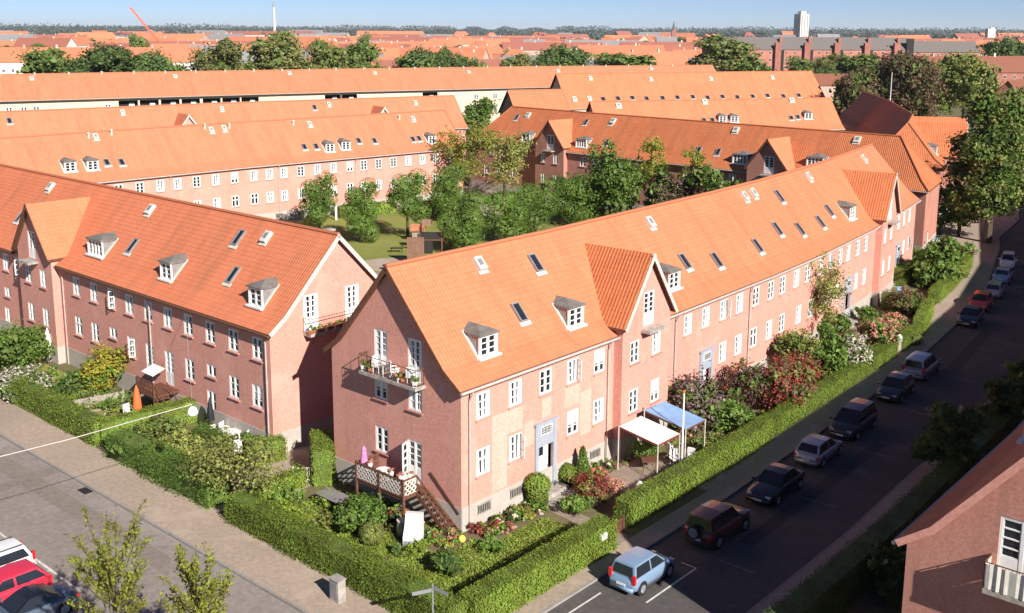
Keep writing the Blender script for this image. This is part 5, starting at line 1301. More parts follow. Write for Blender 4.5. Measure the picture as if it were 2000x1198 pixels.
def ls_car(label, a_rear, o, kind, paint, **k):
    p = L2(a_rear-KIND[kind][0]/2, o); return car(label, p, -DA, kind, paint, group=ls, **k)
ls_car('white estate car with roof rails at the lower left edge', -16.6, -13.45, 'estate', 'car_white', rails=True)
ls_car('crimson red hatchback between the white and the slate car', -16.9, -11.05, 'hatch', 'car_crimson')
ls_car('slate blue soft-top car at the bottom left edge', -16.8, -8.65, 'convertible', 'car_slate')
line([L2(-16.1, -30), L2(-16.1, -9.3)], .12, -.088)
for o in (-17.1, -14.7, -12.3, -9.9): line([L2(-16.15, o), L2(-21, o)], .10, -.088)
for a, b2 in (((-2.5, 8.25+.7), (.2, 8.25+.7)), ((-2.6, 11.1), (-.9, 11.1)), ((.9, 11.05), (5.2, 11.05)), ((5.2, 11.05), (5.2, 10.2))): line([L2(*a), L2(*b2)], .10, -.094)
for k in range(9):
    a = 8+k*9.0; p, t, n = RL.at(a); line([p+n*11.2, p+n*13.4], .10, -.094, mat='paint_worn_shaded')
for o in (11.9, 12.8, 13.8): line([L2(-3.4+.2*o/10, o), L2(-3.0, o+.3)], .10, -.094)
for lb, p in (('iron drain grate in the gutter of the left street', L2(-10.6, -19.7)), ('square manhole patch in the shaded right street', L2(46.5, 8.1))):
    m = MB(); m.box(V3(p, -.085), (.5, .9, .016), (DA.to_3d(), NA.to_3d(), Vector((0, 0, 1)))); 
    for k in range(5): m.box(V3(p+NA*(-.32+.16*k), -.075), (.4, .05, .012), (DA.to_3d(), NA.to_3d(), Vector((0, 0, 1))))
    solo('drain_grate', m, 'black', lb, 'grate')

# ------------------------------------------------------------------ furniture of the gardens and streets
AX = (DA.to_3d(), NA.to_3d(), Vector((0, 0, 1))); Z3 = Vector((0, 0, 1))
def A3(a, o, z=0.0): return V3(L2(a, o), z)
# wooden deck with lattice front and stairs, at the end wall of the corner house
dk = thing('garden_deck', 'brown wooden deck with white lattice panels and stairs on the end wall', 'deck', (*L2(-.05, -5), 0))
m = MB(); zd = 1.72; a0, o0, o1 = -1.75, -6.3, -2.55
m.box(A3(a0/2, (o0+o1)/2, zd-.08), (-a0, o1-o0, .12), AX)
for k in range(9): m.box(A3(a0+.1+k*.2, (o0+o1)/2, zd-.012), (.17, o1-o0, .03), AX)
obj('floor', m, 'wood', dk)
for a, o in ((a0, o0), (a0, (o0+o1)/2), (a0, o1)): m = MB(); m.box(A3(a, o, (zd+1.05)/2), (.11, .11, zd+1.05), AX); obj('post', m, 'wood', dk)
def lattice(p, q, h, n, name='lattice_panel', mat='offwhite', frame='wood'):
    m = MB(); d = (q-p); L = d.length; u = d/L; nn = u.cross(Z3)
    for z in (0, h): m.box((p+q)/2+Z3*z, (L, .07, .09), (u, nn, Z3), 1)
    bk = p+Z3*.05
    s = .30; k = int((L+h)/s)+1
    for i in range(-k, k+1):
        for sg in (1, -1):
            x0 = i*s if sg > 0 else i*s; pts = []
            x = x0; z = 0.0
            xa, za, xb, zb = (x0, 0, x0+h, h) if sg > 0 else (x0+h, 0, x0, h)
            # clip to 0..L
            def cl(xa, za, xb, zb):
                if xa > xb: r = cl(xb, zb, xa, za); return r
                if xb <= 0 or xa >= L: return None
                sl = (zb-za)/(xb-xa)
                if xa < 0: za -= sl*xa; xa = 0
                if xb > L: zb -= sl*(xb-L); xb = L
                return xa, za, xb, zb
            c = cl(xa, za, xb, zb)
            if c: m.beam(p+u*c[0]+Z3*c[1]+nn*(.012*sg), p+u*c[2]+Z3*c[3]+nn*(.012*sg), .02, .075, 0)
    o = obj(name, m, [mat, frame], dk); return o
lattice(A3(a0, o0, zd+.05), A3(a0, o1, zd+.05), .92, 8); lattice(A3(a0, o1, zd+.05), A3(-.75, o1, zd+.05), .92, 4); lattice(A3(a0, o0, zd+.05), A3(-.1, o0, zd+.05), .92, 4, mat='wood')
m = MB(); nst = 8                                                   # stairs run along the wall towards the corner
for k in range(nst): m.box(A3(-.42, o1+.15+k*.30, zd-.10-k*.205), (.72, .29, .05), AX)
for a in (-.80, -.05): m.beam(A3(a, o1, zd-.08), A3(a, o1+nst*.30, .02), .05, .24)
obj('stairs', m, 'wood', dk)
m = MB()
for a in (-.80,):
    m.beam(A3(a, o1+.05, zd+.95), A3(a, o1+nst*.30, 1.0), .06, .08); m.beam(A3(a, o1+.05, zd+.5), A3(a, o1+nst*.30, .55), .04, .06)
    for k in range(nst+1): m.beam(A3(a, o1+.05+k*.29, zd-.1-k*.19), A3(a, o1+.05+k*.29, zd+.95-k*.215), .035)
m.beam(A3(-.04, o1+.3, zd+1.0), A3(-.04, o1+nst*.30, 1.0), .06, .12)
obj('handrail', m, 'wood', dk)
m = MB(); m.box(A3(-.42, -3.45, zd+1.15), (.05, .55, 2.25), AX); 
for k in range(4): m.box(A3(-.452, -3.45, zd+.55+k*.45), (.02, .32, .32), AX, 1)
t_ = thing('open_door', 'white glazed door leaf standing open above the wooden deck', 'door', (*L2(-.42, -3.45), zd)); 
m2 = MB(); cth = math.radians(65); dd = (-DA*math.cos(.35)+NA*math.sin(.35)).to_3d(); nn_ = dd.cross(Z3)
bs = A3(-.05, -4.05, zd+.03); m2.box(bs+dd*.275+Z3*1.15, (.55, .05, 2.25), (dd, nn_, Z3)); obj('leaf', m2, 'white', t_)
for k in range(4):
    g = MB(); 
    for sg in (-1, 1): g.box(bs+dd*.275+Z3*(.75+k*.42)+nn_*(.028*sg), (.3, .006, .3), (dd, nn_, Z3))
    obj('pane', g, 'glass', t_)
def table(label, p, z, r, mat, cloth=None, sq=None, h=.72, rz=0, group=None):
    t = thing('garden_table', label, 'table', (p.x, p.y, z), group, rz)
    m = MB(); m.box((0, 0, h), (*sq, .05)) if sq else m.lathe((0, 0, 0), [(r, h-.03), (r, h)], 18)
    part('tabletop', m.mesh('tabletop', [mat]), t)
    w, d = sq if sq else (r*1.3, r*1.3)
    for x in (-1, 1):
        for y in (-1, 1): l = MB(); l.tube([(x*w*.42, y*d*.42, 0), (x*w*.40, y*d*.40, h)], .025, 6); part('leg', l.mesh('leg', [mat]), t)
    return t
table('small round white table with a cloth on the wooden deck', L2(-1.05, -4.9), zd, .42, 'white')
_ch = {}
def chair(label, p, z=0, rz=0, mat='white', group=None):
    t = thing('garden_chair', label, 'chair', (p.x, p.y, z), group, rz)
    if mat not in _ch:
        s = MB(); s.box((0, 0, .43), (.48, .46, .05)); b = MB(); b.box((0, .24, .70), (.50, .05, .55)); b.box((0, .22, .98), (.42, .05, .05))
        l = MB(); l.tube([(0, 0, 0), (0, 0, .43)], .028, 6); a = MB(); a.box((0, 0, .64), (.06, .46, .04)); a.tube([(0, -.18, .43), (0, -.18, .64)], .02, 5)
        _ch[mat] = (s.mesh('seat', [mat]), b.mesh('backrest', [mat]), l.mesh('leg', [mat]), a.mesh('armrest', [mat]))
    s, b, l, a = _ch[mat]; part('seat', s, t); part('backrest', b, t)
    for x in (-.2, .2):
        part('armrest', a, t, (x*1.25, 0, 0))
        for y in (-.2, .2): part('leg', l, t, (x, y, 0))
    return t
def parasol(label, p, mat, h=2.4, r=.24, z=0, name='closed_parasol'):
    t = thing(name, label, 'parasol', (p.x, p.y, z)); m = MB(); m.tube([(0, 0, 0), (0, 0, h)], .025, 6); part('pole', m.mesh('pole', ['offwhite']), t)
    m = MB(); m.lathe((0, 0, 0), [(r*.7, h*.30), (r, h*.38), (r*.85, h*.6), (r*.5, h*.85), (.03, h)], 12); part('canopy', m.mesh('canopy', [mat]), t)
    m = MB(); m.lathe((0, 0, 0), [(.25, 0), (.25, .08), (.05, .12)], 12); part('base', m.mesh('base', ['stone']), t); return t
m = MB(); m.lathe(A3(-1.45, -6.0, zd), [(.20, .0), (.24, .5), (.20, 1.1), (.12, 1.75), (.02, 1.9)], 10); solo('cloth_parasol', m, 'pink', 'rolled pink patterned parasol at the far end of the wooden deck', 'parasol')
for i, (a, o) in enumerate(((-1.6, -2.9), (-1.62, -3.6), (-1.62, -5.3), (-1.2, -2.65))):
    t = thing('flower_pot', 'flower pot hung on the lattice rail of the wooden deck', 'flower pot', (*L2(a, o), zd+.95), 'pots on the deck rail'); m = MB(); m.lathe((0, 0, 0), [(.10, 0), (.14, .2)], 8); part('pot', m.mesh('pot', ['white']), t)
    part('flowers', crown(500+i, [sph(0, 0, .28, .18, .18, .12)], 120, .07, 'leaf_pink', core=False), t)
# hooded white seat, bin, table, ball
def extr(poly, p, u, w, name, mat, parent=None, **k):
    """side profile poly [(along u, z)] swept sideways by w"""
    u3 = u.to_3d(); n = u3.cross(Z3); m = MB(); q = V3(p)
    F = lambda x, z, s: q+u3*x+n*(s*w/2)+Z3*z
    m.face([F(x, z, -1) for x, z in poly]); m.face([F(x, z, 1) for x, z in poly][::-1])
    for (a, b), (c, d) in zip(poly, poly[1:]+poly[:1]): m.face([F(a, b, -1), F(a, b, 1), F(c, d, 1), F(c, d, -1)])
    return m
t = thing('hooded_beach_chair', 'white hooded beach chair below the wooden stairs', 'beach chair', (*L2(-2.55, -.95), 0))
hd = (NA*.55-DA*.83).normalized()
obj('hood', extr([(-.55, .0), (.50, .0), (.55, .55), (.12, 1.05), (-.12, 1.62), (-.55, 1.55)], L2(-2.55, -.95), hd, .85, '', ''), 'white', t)
m = MB(); m.box(V3(L2(-2.55, -.95)+hd*.54, .30), (.1, .68, .3), (hd.to_3d(), hd.to_3d().cross(Z3), Z3)); obj('seat', m, 'greypaint', t)
m = MB(); m.box(V3(L2(-2.55, -.95), -.0), (1.0, .86, .1), (hd.to_3d(), hd.to_3d().cross(Z3), Z3)); obj('base', m, 'wood', t)
t = thing('rain_barrel', 'grey rain barrel beside the hooded beach chair', 'barrel', (*L2(-2.35, -2.0), 0)); m = MB(); m.lathe((0, 0, 0), [(.25, 0), (.30, .4), (.29, .9)], 14); part('body', m.mesh('body', ['steel']), t); m = MB(); m.lathe((0, 0, .9), [(.30, 0), (.30, .04), (.03, .08)], 14); part('lid', m.mesh('lid', ['offwhite']), t)
table('grey oblong garden table between the hedges', L2(-2.6, -7.3), 0, 1, 'zinc', sq=(1.0, 1.9), rz=math.atan2(DA.y, DA.x))
m = MB(); m.blob(A3(-.75, .75, .2), .2, 14, 9); solo('garden_ball', m, 'yellow', 'yellow ball at the house corner below the drainpipe', 'ball', smooth=True)
# wire fence along the inside of the right street hedge
t = thing('wire_fence', 'dark wire fence along the inside of the smooth hedge', 'fence', (*L2(-6, 5.85), 0))
for k in range(8): m = MB(); m.tube([A3(-6+k*1.4, 5.82, 0), A3(-6+k*1.4, 5.82, 1.45)], .03, 6); obj('post', m, 'black', t)
m = MB()
for z in (.5, .95, 1.4): m.tube([A3(-6, 5.82, z), A3(3.8, 5.82, z)], .018, 4)
obj('rail', m, 'black', t)
m = MB()
for k in range(46): m.beam(A3(-6+k*.213, 5.82, .1), A3(-6+k*.213, 5.82, 1.4), .012)
obj('mesh_panel', m, 'black', t)
t = thing('letter_box', 'white letter box in the face of the smooth hedge', 'letter box', (*L2(2.9, 7.05), 0)); m = MB(); m.box(A3(2.9, 7.06, 1.12), (.42, .18, .30), AX); m.box(A3(2.9, 7.155, 1.18), (.30, .01, .03), AX, 1); obj('box', m, ['white', 'black'], t); m = MB(); m.tube([A3(2.9, 7.05, 0), A3(2.9, 7.05, 1)], .03, 6); obj('post', m, 'steel', t)
m = MB(); m.box(A3(-8.6, .4, .54), (.45, .62, 1.08), AX); m.box(A3(-8.6, .4, 1.10), (.52, .70, .05), AX); m.box(A3(-8.84, .4, .6), (.02, .5, .8), AX, 1)
solo('electric_cabinet', m, ['stone', 'zinc'], 'pale grey electric cabinet on the left street pavement by the hedge', 'cabinet')
# street sign at the corner: two blades on a pole
ps = G2(845, 1147, 2.75); t = thing('street_sign', 'street name sign with two blades on a white pole at the corner', 'street sign', (*ps, 0))
m = MB(); m.tube([V3(ps, 0), V3(ps, 2.9)], .04, 8); obj('pole', m, 'steel', t)
for d, z in ((NA, 2.75), (-DA*.9-NA*.44, 2.62)):
    d = d.normalized(); m = MB(); m.box(V3(ps+d*.48, z), (.86, .03, .16), (d.to_3d(), d.to_3d().cross(Z3), Z3)); bl_ = obj('blade', m, 'steel', t)
# gate post lamps and gates
def ball_lamp(label, p, z=1.0):
    t = thing('gate_lamp', label, 'lamp', (p.x, p.y, 0)); m = MB(); m.box((0, 0, z/2), (.32, .32, z)); m.box((0, 0, z), (.4, .4, .08)); part('post', m.mesh('post', ['stone']), t)
    m = MB(); m.lathe((0, 0, z), [(.10, 0), (.24, .12), (.24, .34), (.12, .52), (.02, .56)], 12); part('lamp_shade', m.mesh('lamp_shade', ['lampglow'], smooth=True), t)
ball_lamp('white lamp on a gate post between the two clipped hedges', L2(9.2, 4.9), .75); ball_lamp('white lamp on a gate post far along the right pavement', L2(47.0, 4.4), .9)
def gate(label, p, d, w, mat, h=1.05, bars=7):
    t = thing('garden_gate', label, 'gate', (p.x, p.y, 0)); d3 = d.to_3d(); n = d3.cross(Z3)
    for s in (-1, 1): m = MB(); m.box(V3(p, h*.55)+d3*(s*w/2), (.1, .1, h*1.1), (d3, n, Z3)); obj('post', m, mat, t)
    m = MB()
    for z in (.2, h-.1): m.box(V3(p, z), (w-.1, .04, .08), (d3, n, Z3))
    for k in range(bars): m.box(V3(p, h/2)+d3*(-w/2+.15+(w-.3)*k/(bars-1)), (.07, .03, h-.1), (d3, n, Z3))
    obj('leaf', m, mat, t)
gate('white slatted gate at the end of the passage path', G2(592, 945), (NA*.5+DA).normalized(), 1.1, 'offwhite')
gate('low brown wooden gate on the path to the white house door', L2(5.2, 6.2), DA, 1.2, 'wood', h=.85)
t = thing('gate_pillar', 'white topped stone gate pillar at the passage between the houses', 'pillar', (*L2(.4, -16.1), 0)); m = MB(); m.box(A3(.4, -16.1, .9), (.5, .5, 1.8), AX); obj('shaft', m, 'mortar', t); m = MB(); m.box(A3(.4, -16.1, 1.85), (.64, .64, .12), AX); obj('cap', m, 'offwhite', t)
m = MB(); m.box(A3(1.2, -11.2, .3), (1.6, .16, .6), AX); m.box(A3(1.2, -11.2, .63), (1.7, .24, .08), AX); solo('kerb_wall', m, 'stone', 'low white capped wall stub beside the corner house end wall', 'wall')
# canopies
plain('dark_red', (.22, .04, .035), .7, .2, noise=.2)
def canopy(label, a0, a1, o0, o1, z0, z1, mat, trim, group=None):
    t = thing('garden_canopy', label, 'canopy', (*L2((a0+a1)/2, (o0+o1)/2), 0)); m = MB(); n = 6
    R = lambda i, j: A3(a0+(a1-a0)*i/n, o0+(o1-o0)*j/n, z0+(z1-z0)*j/n-.10*math.sin(math.pi*i/n)*math.sin(math.pi*j/n))
    for i in range(n):
        for j in range(n): m.face([R(i, j), R(i+1, j), R(i+1, j+1), R(i, j+1)])
    obj('cloth', m, mat, t)
    m = MB()
    for p, q in (((0, 0), (0, n)), ((0, n), (n, n)), ((n, n), (n, 0))): 
        a, b = R(*p), R(*q); m.face([a, b, b-Z3*.13, a-Z3*.13])
    obj('valance', m, trim, t)
    for i, j in ((0, 0), (n, 0), (0, n), (n, n)): p = R(i, j); m = MB(); m.tube([Vector((p.x, p.y, 0)), p], .035, 6); obj('post', m, 'offwhite', t)
canopy('white cloth garden canopy with a red edge on the terrace', 12.1, 14.4, 1.3, 4.1, 2.75, 2.35, 'white', 'dark_red')
canopy('blue tarpaulin canopy behind the white one', 14.9, 17.1, 1.2, 4.2, 2.95, 2.5, 'tarp', 'wood')
table('dark garden table under the white canopy', L2(13.4, 2.6), 0, .5, 'wood', sq=(.9, 1.4)); 
for i, (a, o, r) in enumerate(((14.9, 3.5, .3), (15.8, 2.7, 1.9), (15.2, 4.3, 3.5), (16.1, 4.0, 2.6))): chair('white garden chair in front of the canopies, right side', L2(a, o), 0, r, 'white', 'white chairs by the canopies')
for i in range(9):
    a, o = ((12.0, .6), (12.6, 5.0), (13.2, 5.1), (13.8, 4.9), (11.3, .5), (10.7, .5), (14.4, 5.2), (12.2, 4.6), (15.6, 5.0))[i]; m = MB(); h = .22+.06*(i % 3); m.lathe(A3(a, o), [(h*.4, 0), (h*.55, h)], 10)
    t = solo('plant_pot', m, 'white' if i % 3 == 0 else 'terracotta', 'flower pot standing round the canopy terrace', 'plant pot', 'pots of the canopy terrace'); part('plant', _lp[i % 5], t, (0, 0, h))
def flagpole(label, p, h, r=.06):
    t = thing('flagpole', label, 'flagpole', (p.x, p.y, 0)); m = MB(); m.tube([(0, 0, 0), (.0, 0, h*.5), (.0, 0, h)], [r*1.2, r, r*.7], 8); part('pole', m.mesh('pole', ['white']), t)
    m = MB(); m.blob((0, 0, h+.05), .09, 8, 6); part('knob', m.mesh('knob', ['orange']), t); m = MB(); m.lathe((0, 0, 0), [(.16, 0), (.16, .25), (.08, .3)], 8); part('base', m.mesh('base', ['stone']), t)
flagpole('white flagpole in front of the blue canopy', G2(1331, 917), 4.85); flagpole('white flagpole in the far garden near the bend', G2(1806, 530), 4.4, .07); flagpole('very tall white flagpole among the copper trees', G2(1734, 262), 15.5, .11)
m = MB(); m.box(V3(G2(1755, 600), .95), (.1, .1, 1.9)); m.box(V3(G2(1755, 600), 1.7), (.5, .06, .6)); solo('sign_board', m, 'tarp', 'blue board on a post in front of the second gabled bay', 'board')
# hanging street lamp over the left street
lp_ = G(376, 800, 6.6); t = thing('hanging_lamp', 'white street lamp hanging on a wire over the left street', 'street lamp', tuple(lp_))
m = MB(); m.lathe(lp_-Z3*.28, [(.06, -.10), (.24, .0), (.29, .13), (.20, .34), (.07, .44)], 14); obj('lamp_shade', m, 'lampglow', t, smooth=True)
w0, w1 = G(-160, 932, 7.0), Vector((*LB(9.5, .0), 7.4)); m = MB(); m.tube([w0, w0.lerp(lp_+Z3*.28, .5)-Z3*.12, lp_+Z3*.28], .021, 5); m.tube([lp_+Z3*.28, lp_.lerp(w1, .5)+Z3*.1, w1], .010, 4); obj('wire', m, 'offwhite', t)
# left house gardens
t = thing('garden_deck', 'brown wooden deck with slatted rail in front of the left house', 'deck', (*LB(12.4, .9), 0)); BX = ((dB).to_3d(), nB.to_3d(), Z3)
def B3(s, o, z=0.): return V3(LB(s, o), z)
m = MB(); m.box(B3(11.9, 1.0, 1.62), (2.4, 1.9, .14), BX); obj('floor', m, 'wood', t)
for s in (10.8, 13.0): m = MB(); m.box(B3(s, 1.9, 1.3), (.12, .12, 2.6), BX); obj('post', m, 'wood', t)
m = MB()
for z in (1.9, 2.25, 2.6): m.box(B3(11.9, 1.92, z), (2.3, .04, .10), BX)
for k in range(12): m.box(B3(10.85+k*.195, 1.94, 2.15), (.06, .03, .95), BX)
obj('railing', m, 'wood', t)
m = MB()
for k in range(7): m.box(B3(10.55-k*.28, 1.45, 1.5-k*.22), (.28, .9, .05), BX)
for o in (1.0, 1.9): m.beam(B3(10.7, o, 1.55), B3(8.7, o, .05), .05, .2); m.beam(B3(10.7, o, 2.5), B3(8.7, o, 1.0), .05, .08)
obj('stairs', m, 'wood', t)
m = MB(); m.box(B3(12.6, .9, 2.9), (1.5, 1.0, .05), (BX[0], (nB.to_3d()*.94-Z3*.34), (nB.to_3d()*.34+Z3*.94))); solo('awning', m, 'white', 'white awning over the deck door of the left house', 'awning')
parasol('closed orange parasol beside the deck of the left house', G2(270, 822), 'orange', 2.5, .3); parasol('closed white parasol at the foot of the gabled bay', G2(97, 705), 'white', 2.7, .36); parasol('closed dark parasol beside the white furniture set', G2(413, 848), 'black', 2.5, .26)
chair('single white garden chair beside the closed orange parasol', LB(12.5, 2.9), 0, 1.0); chair('pink patterned deck chair beside the closed white parasol', G2(72, 714), 0, 2.2, 'pink')
chair('blue garden chair nearer the hanging lamp, of two', G2(340, 832), 0, .6, 'blue'); chair('blue garden chair farther left, of two', G2(317, 838), 0, -.4, 'blue')
q_ = G2(357, 818); m = MB(); m.box(V3(q_, .4), (.4, .06, .8), BX); m.box(V3(q_, .82), (.5, .12, .06), BX); solo('garden_board', m, 'orange', 'orange board leaning behind the blue chairs', 'board')
table('white plastic table of the white furniture set', G2(453, 864), 0, .62, 'white')
fc_ = G2(453, 864)
for i, (s, o, r) in enumerate(((5.4, 1.8, 1.2), (4.9, 2.9, .4), (3.7, 2.9, -.5), (3.2, 1.8, -1.7), (4.4, 1.0, 3.0), (5.3, 2.6, .9), (3.3, 2.4, -1.2))): chair('white plastic chair round the white table of the left garden', fc_+dB*(s-4.3)+nB*(o-2.0), 0, r, 'white', 'white plastic chairs')
chair('white chair standing alone near the corner drainpipe', LB(1.5, 1.6), 0, .3)
m = MB(); m.blob(B3(7.9, 2.9, .45), (.35, .3, .45), 10, 7); m.box(B3(7.9, 2.9, .1), (.6, .5, .2), BX); solo('covered_grill', m, 'black', 'black covered grill on the terrace of the left garden', 'grill')
table('white table with a cloth at the left edge', LB(37.5, 1.9), 0, .6, 'white'); chair('white chair at the left edge table', LB(36.3, 1.9), 0, 1.2); m = MB(); m.box(B3(38.9, 1.6, .7), (1.4, .08, 1.3), BX); m.box(B3(38.9, 1.6, 1.38), (1.5, .14, .06), BX); solo('garden_screen', m, 'white', 'white garden screen at the left edge of the picture', 'screen')
t = thing('wooden_fence', 'weathered grey board fence across the left garden', 'fence', (*LB(16.2, 3.4), 0)); p0, p1 = Vector((*G2(130, 815), 0)), Vector((*G2(243, 793), 0)); d = (p1-p0).normalized(); nn_ = d.cross(Z3)
m = MB(); n = 20
for k in range(n): q = p0.lerp(p1, (k+.5)/n); m.box(q+Z3*.55, ((p1-p0).length/n-.012, .025, 1.05+.03*(k % 3)), (d, nn_, Z3))
obj('boards', m, 'greywood', t)
for f in (0, .5, 1): m = MB(); m.box(p0.lerp(p1, f)+Z3*.6-nn_*.06, (.1, .09, 1.2), (d, nn_, Z3)); obj('post', m, 'greywood', t)
# play tower and little playhouse
pt = G2(800, 505); t = thing('play_tower', 'brown wooden play tower with ladders and a little roof in the court', 'play tower', (*G2(838, 490), 0)); c = G2(843, 492); ex, ey = Vector((1, 0, 0)), Vector((0, 1, 0))
m = MB()
for x in (-1.3, 1.3):
    for y in (-.9, .9): m.box((c.x+x, c.y+y, 1.6), (.16, .16, 3.2))
m.box((c.x, c.y, 1.6), (2.7, 1.9, .14)); obj('frame', m, 'wood', t)
m = MB(); m.box((c.x, c.y-.9, 2.1), (2.5, .06, .9)); m.box((c.x-.3, c.y-.8, .8), (1.0, .5, 1.4)); obj('panel', m, 'dark', t)
m = MB()
for s in (-1, 1): m.face([(c.x-1.1, c.y, 3.9), (c.x+.0, c.y, 3.9), (c.x+.0, c.y+s*.8, 3.25), (c.x-1.1, c.y+s*.8, 3.25)])
obj('roof', m, 'brownwood', t)
m = MB(); m.beam((c.x+1.3, c.y-.5, 1.7), (c.x+3.0, c.y-.5, .2), .6, .06); m.beam((c.x+1.4, c.y+.6, 3.0), (c.x+2.6, c.y+.6, 0), .12); m.beam((c.x+1.4, c.y+.6, 3.0), (c.x+3.6, c.y+.6, 3.0), .12); obj('slide', m, 'wood', t)
c = G2(812, 515); m = MB(); m.box((c.x, c.y, 1.5), (1.9, .2, 3.0)); 
for k in range(8): m.box((c.x-.84+k*.24, c.y-.115, 1.5), (.2, .05, 2.9))
solo('climbing_wall', m, 'brownwood', 'tall brown board climbing wall left of the play tower', 'climbing wall')
c = G2(817, 470); t = thing('playhouse', 'tiny playhouse with a red roof behind the play tower', 'playhouse', (c.x, c.y, 0)); m = MB(); m.box((c.x, c.y, .7), (1.4, 1.2, 1.4)); m.box((c.x+.2, c.y-.6, .5), (.5, .03, .9), None, 1); obj('wall', m, ['greywood', 'dark'], t); m = MB()
for s in (-1, 1): m.face([(c.x-.9, c.y, 2.1), (c.x+.9, c.y, 2.1), (c.x+.9, c.y+s*.85, 1.3), (c.x-.9, c.y+s*.85, 1.3)])
obj('roof', m, 'terracotta', t)
m = MB(); c = G2(657, 430); m.box((c.x, c.y, 1.0), (.25, .25, 2.0)); m.box((c.x, c.y, 2.05), (.35, .35, .12)); solo('white_post', m, 'white', 'short white post between the two leftmost pollards', 'post')
for i, (x, y, w) in enumerate(((775, 493, 1.5), (760, 527, 1.4))): c = G2(x, y); table(('dark low bench table on the sand by the lawn', 'dark low bench table nearest the long roof ridge')[i], c, 0, 1, 'dark', sq=(w, .7), h=.5)
# bicycles at the house corner
def bike(label, p, rz, mat):
    t = thing('bicycle', label, 'bicycle', (p.x, p.y, 0), 'bicycles at the house corner', rz)
    for x in (-.52, .52):
        m = MB(); pts = [(x+.33*math.cos(a), 0, .34+.33*math.sin(a)) for a in [k*math.pi/8 for k in range(17)]]; m.tube(pts, .022, 5, cap=False)
        for k in range(6): a = k*math.pi/6; m.beam((x-.32*math.cos(a), 0, .34-.32*math.sin(a)), (x+.32*math.cos(a), 0, .34+.32*math.sin(a)), .008)
        part('wheel', m.mesh('wheel', ['rubber']), t)
    m = MB()
    for a, b in (((-.52, 0, .34), (-.12, 0, .30)), ((-.12, 0, .30), (-.22, 0, .85)), ((-.52, 0, .34), (-.2, 0, .75)), ((-.2, 0, .75), (.36, 0, .80)), ((-.12, 0, .30), (.37, 0, .72)), ((.33, 0, .95), (.52, 0, .34))): m.tube([a, b], .022, 6)
    part('frame', m.mesh('frame', [mat]), t)
    m = MB(); m.box((-.24, 0, .92), (.26, .15, .07)); part('saddle', m.mesh('saddle', ['black']), t)
    m = MB(); m.tube([(.2, -.28, 1.02), (.32, 0, 1.0), (.2, .28, 1.02)], .018, 6); part('handlebar', m.mesh('handlebar', ['steel']), t)
for i, (x, y, r, mt) in enumerate(((1818, 478, .6, 'black'), (1826, 476, .8, 'blue'), (1833, 477, .5, 'steel'), (1842, 480, .7, 'red'), (1850, 478, .4, 'black'))): bike(('black bicycle nearest the sunlit house corner', 'blue bicycle second from the sunlit house corner', 'grey bicycle in the middle of the row at the house corner', 'red bicycle fourth from the sunlit house corner', 'black bicycle at the outer end of the row')[i], G2(x, y), r, mt)
# cloth on the balcony of the near right house
cb = L2(-.75, 23.3)+NA*(uL+.55); m = MB(); T3, N3 = NA.to_3d(), (-DA).to_3d(); n = 26
for k in range(n):
    f0, f1 = k/n, (k+1)/n; W = 2.4+.8; 
    def Pq(f, z):
        s = f*W; w = .035*math.sin(f*70)*(1-z*.3)
        base = V3(cb)+(-T3*1.2+N3*min(s, .8) if s < .8 else -T3*1.2+T3*(s-.8)+N3*.8)
        return base+(N3*w if s >= .8 else -T3*w)+Z3*(7.42+z-.10*abs(math.sin(f*9))*(z > .5))
    m.face([Pq(f0, 0), Pq(f1, 0), Pq(f1, .95), Pq(f0, .95)])
solo('balcony_cloth', m, 'offwhite', 'pale pleated cloth tied round the balcony at the lower right', 'cloth')
# balcony furniture high on the end wall
for i, o in enumerate((-5.9, -4.6, -3.2)): chair('white chair on the high balcony of the corner house', L2(-.38, o), 7.5, 1+i*.9, 'white', 'white chairs on the high balcony')
table('small white table on the high balcony', L2(-.38, -5.25), 7.5, .3, 'white')
for i, o in enumerate((-6.9, -6.3, -4.0, -3.7, -2.8)):
    m = MB(); m.lathe(A3(-.6, o, 7.5), [(.12, 0), (.16, .28)], 8); t = solo('plant_pot', m, ('white', 'terracotta')[i % 2], 'flower pot on the high balcony of the corner house', 'plant pot', 'pots on the high balcony'); part('plant', _lp[i % 4], t, (0, 0, .28))
for i in range(7):
    p = gE+(-nB)*(2.7+i*.7)-dB*.6; m = MB(); m.box(V3(p, 7.46), (.5, .2, .2), (nB.to_3d(), dB.to_3d(), Z3)); t = solo('flower_box', m, 'terracotta', 'flower box on the sunlit gable balcony of the left house', 'flower box', 'flower boxes on the gable balcony'); part('flowers', _lp[i % 5], t, (0, 0, .2))
# dark red parasol-like cloth at the gate
m = MB(); m.lathe(A3(6.7, 5.2, 0), [(.03, 0), (.03, .45), (.15, .5), (.17, .8), (.09, 1.15), (.02, 1.25)], 10); solo('closed_parasol', m, 'red', 'closed red parasol at the garden gate near the smooth hedge', 'parasol')

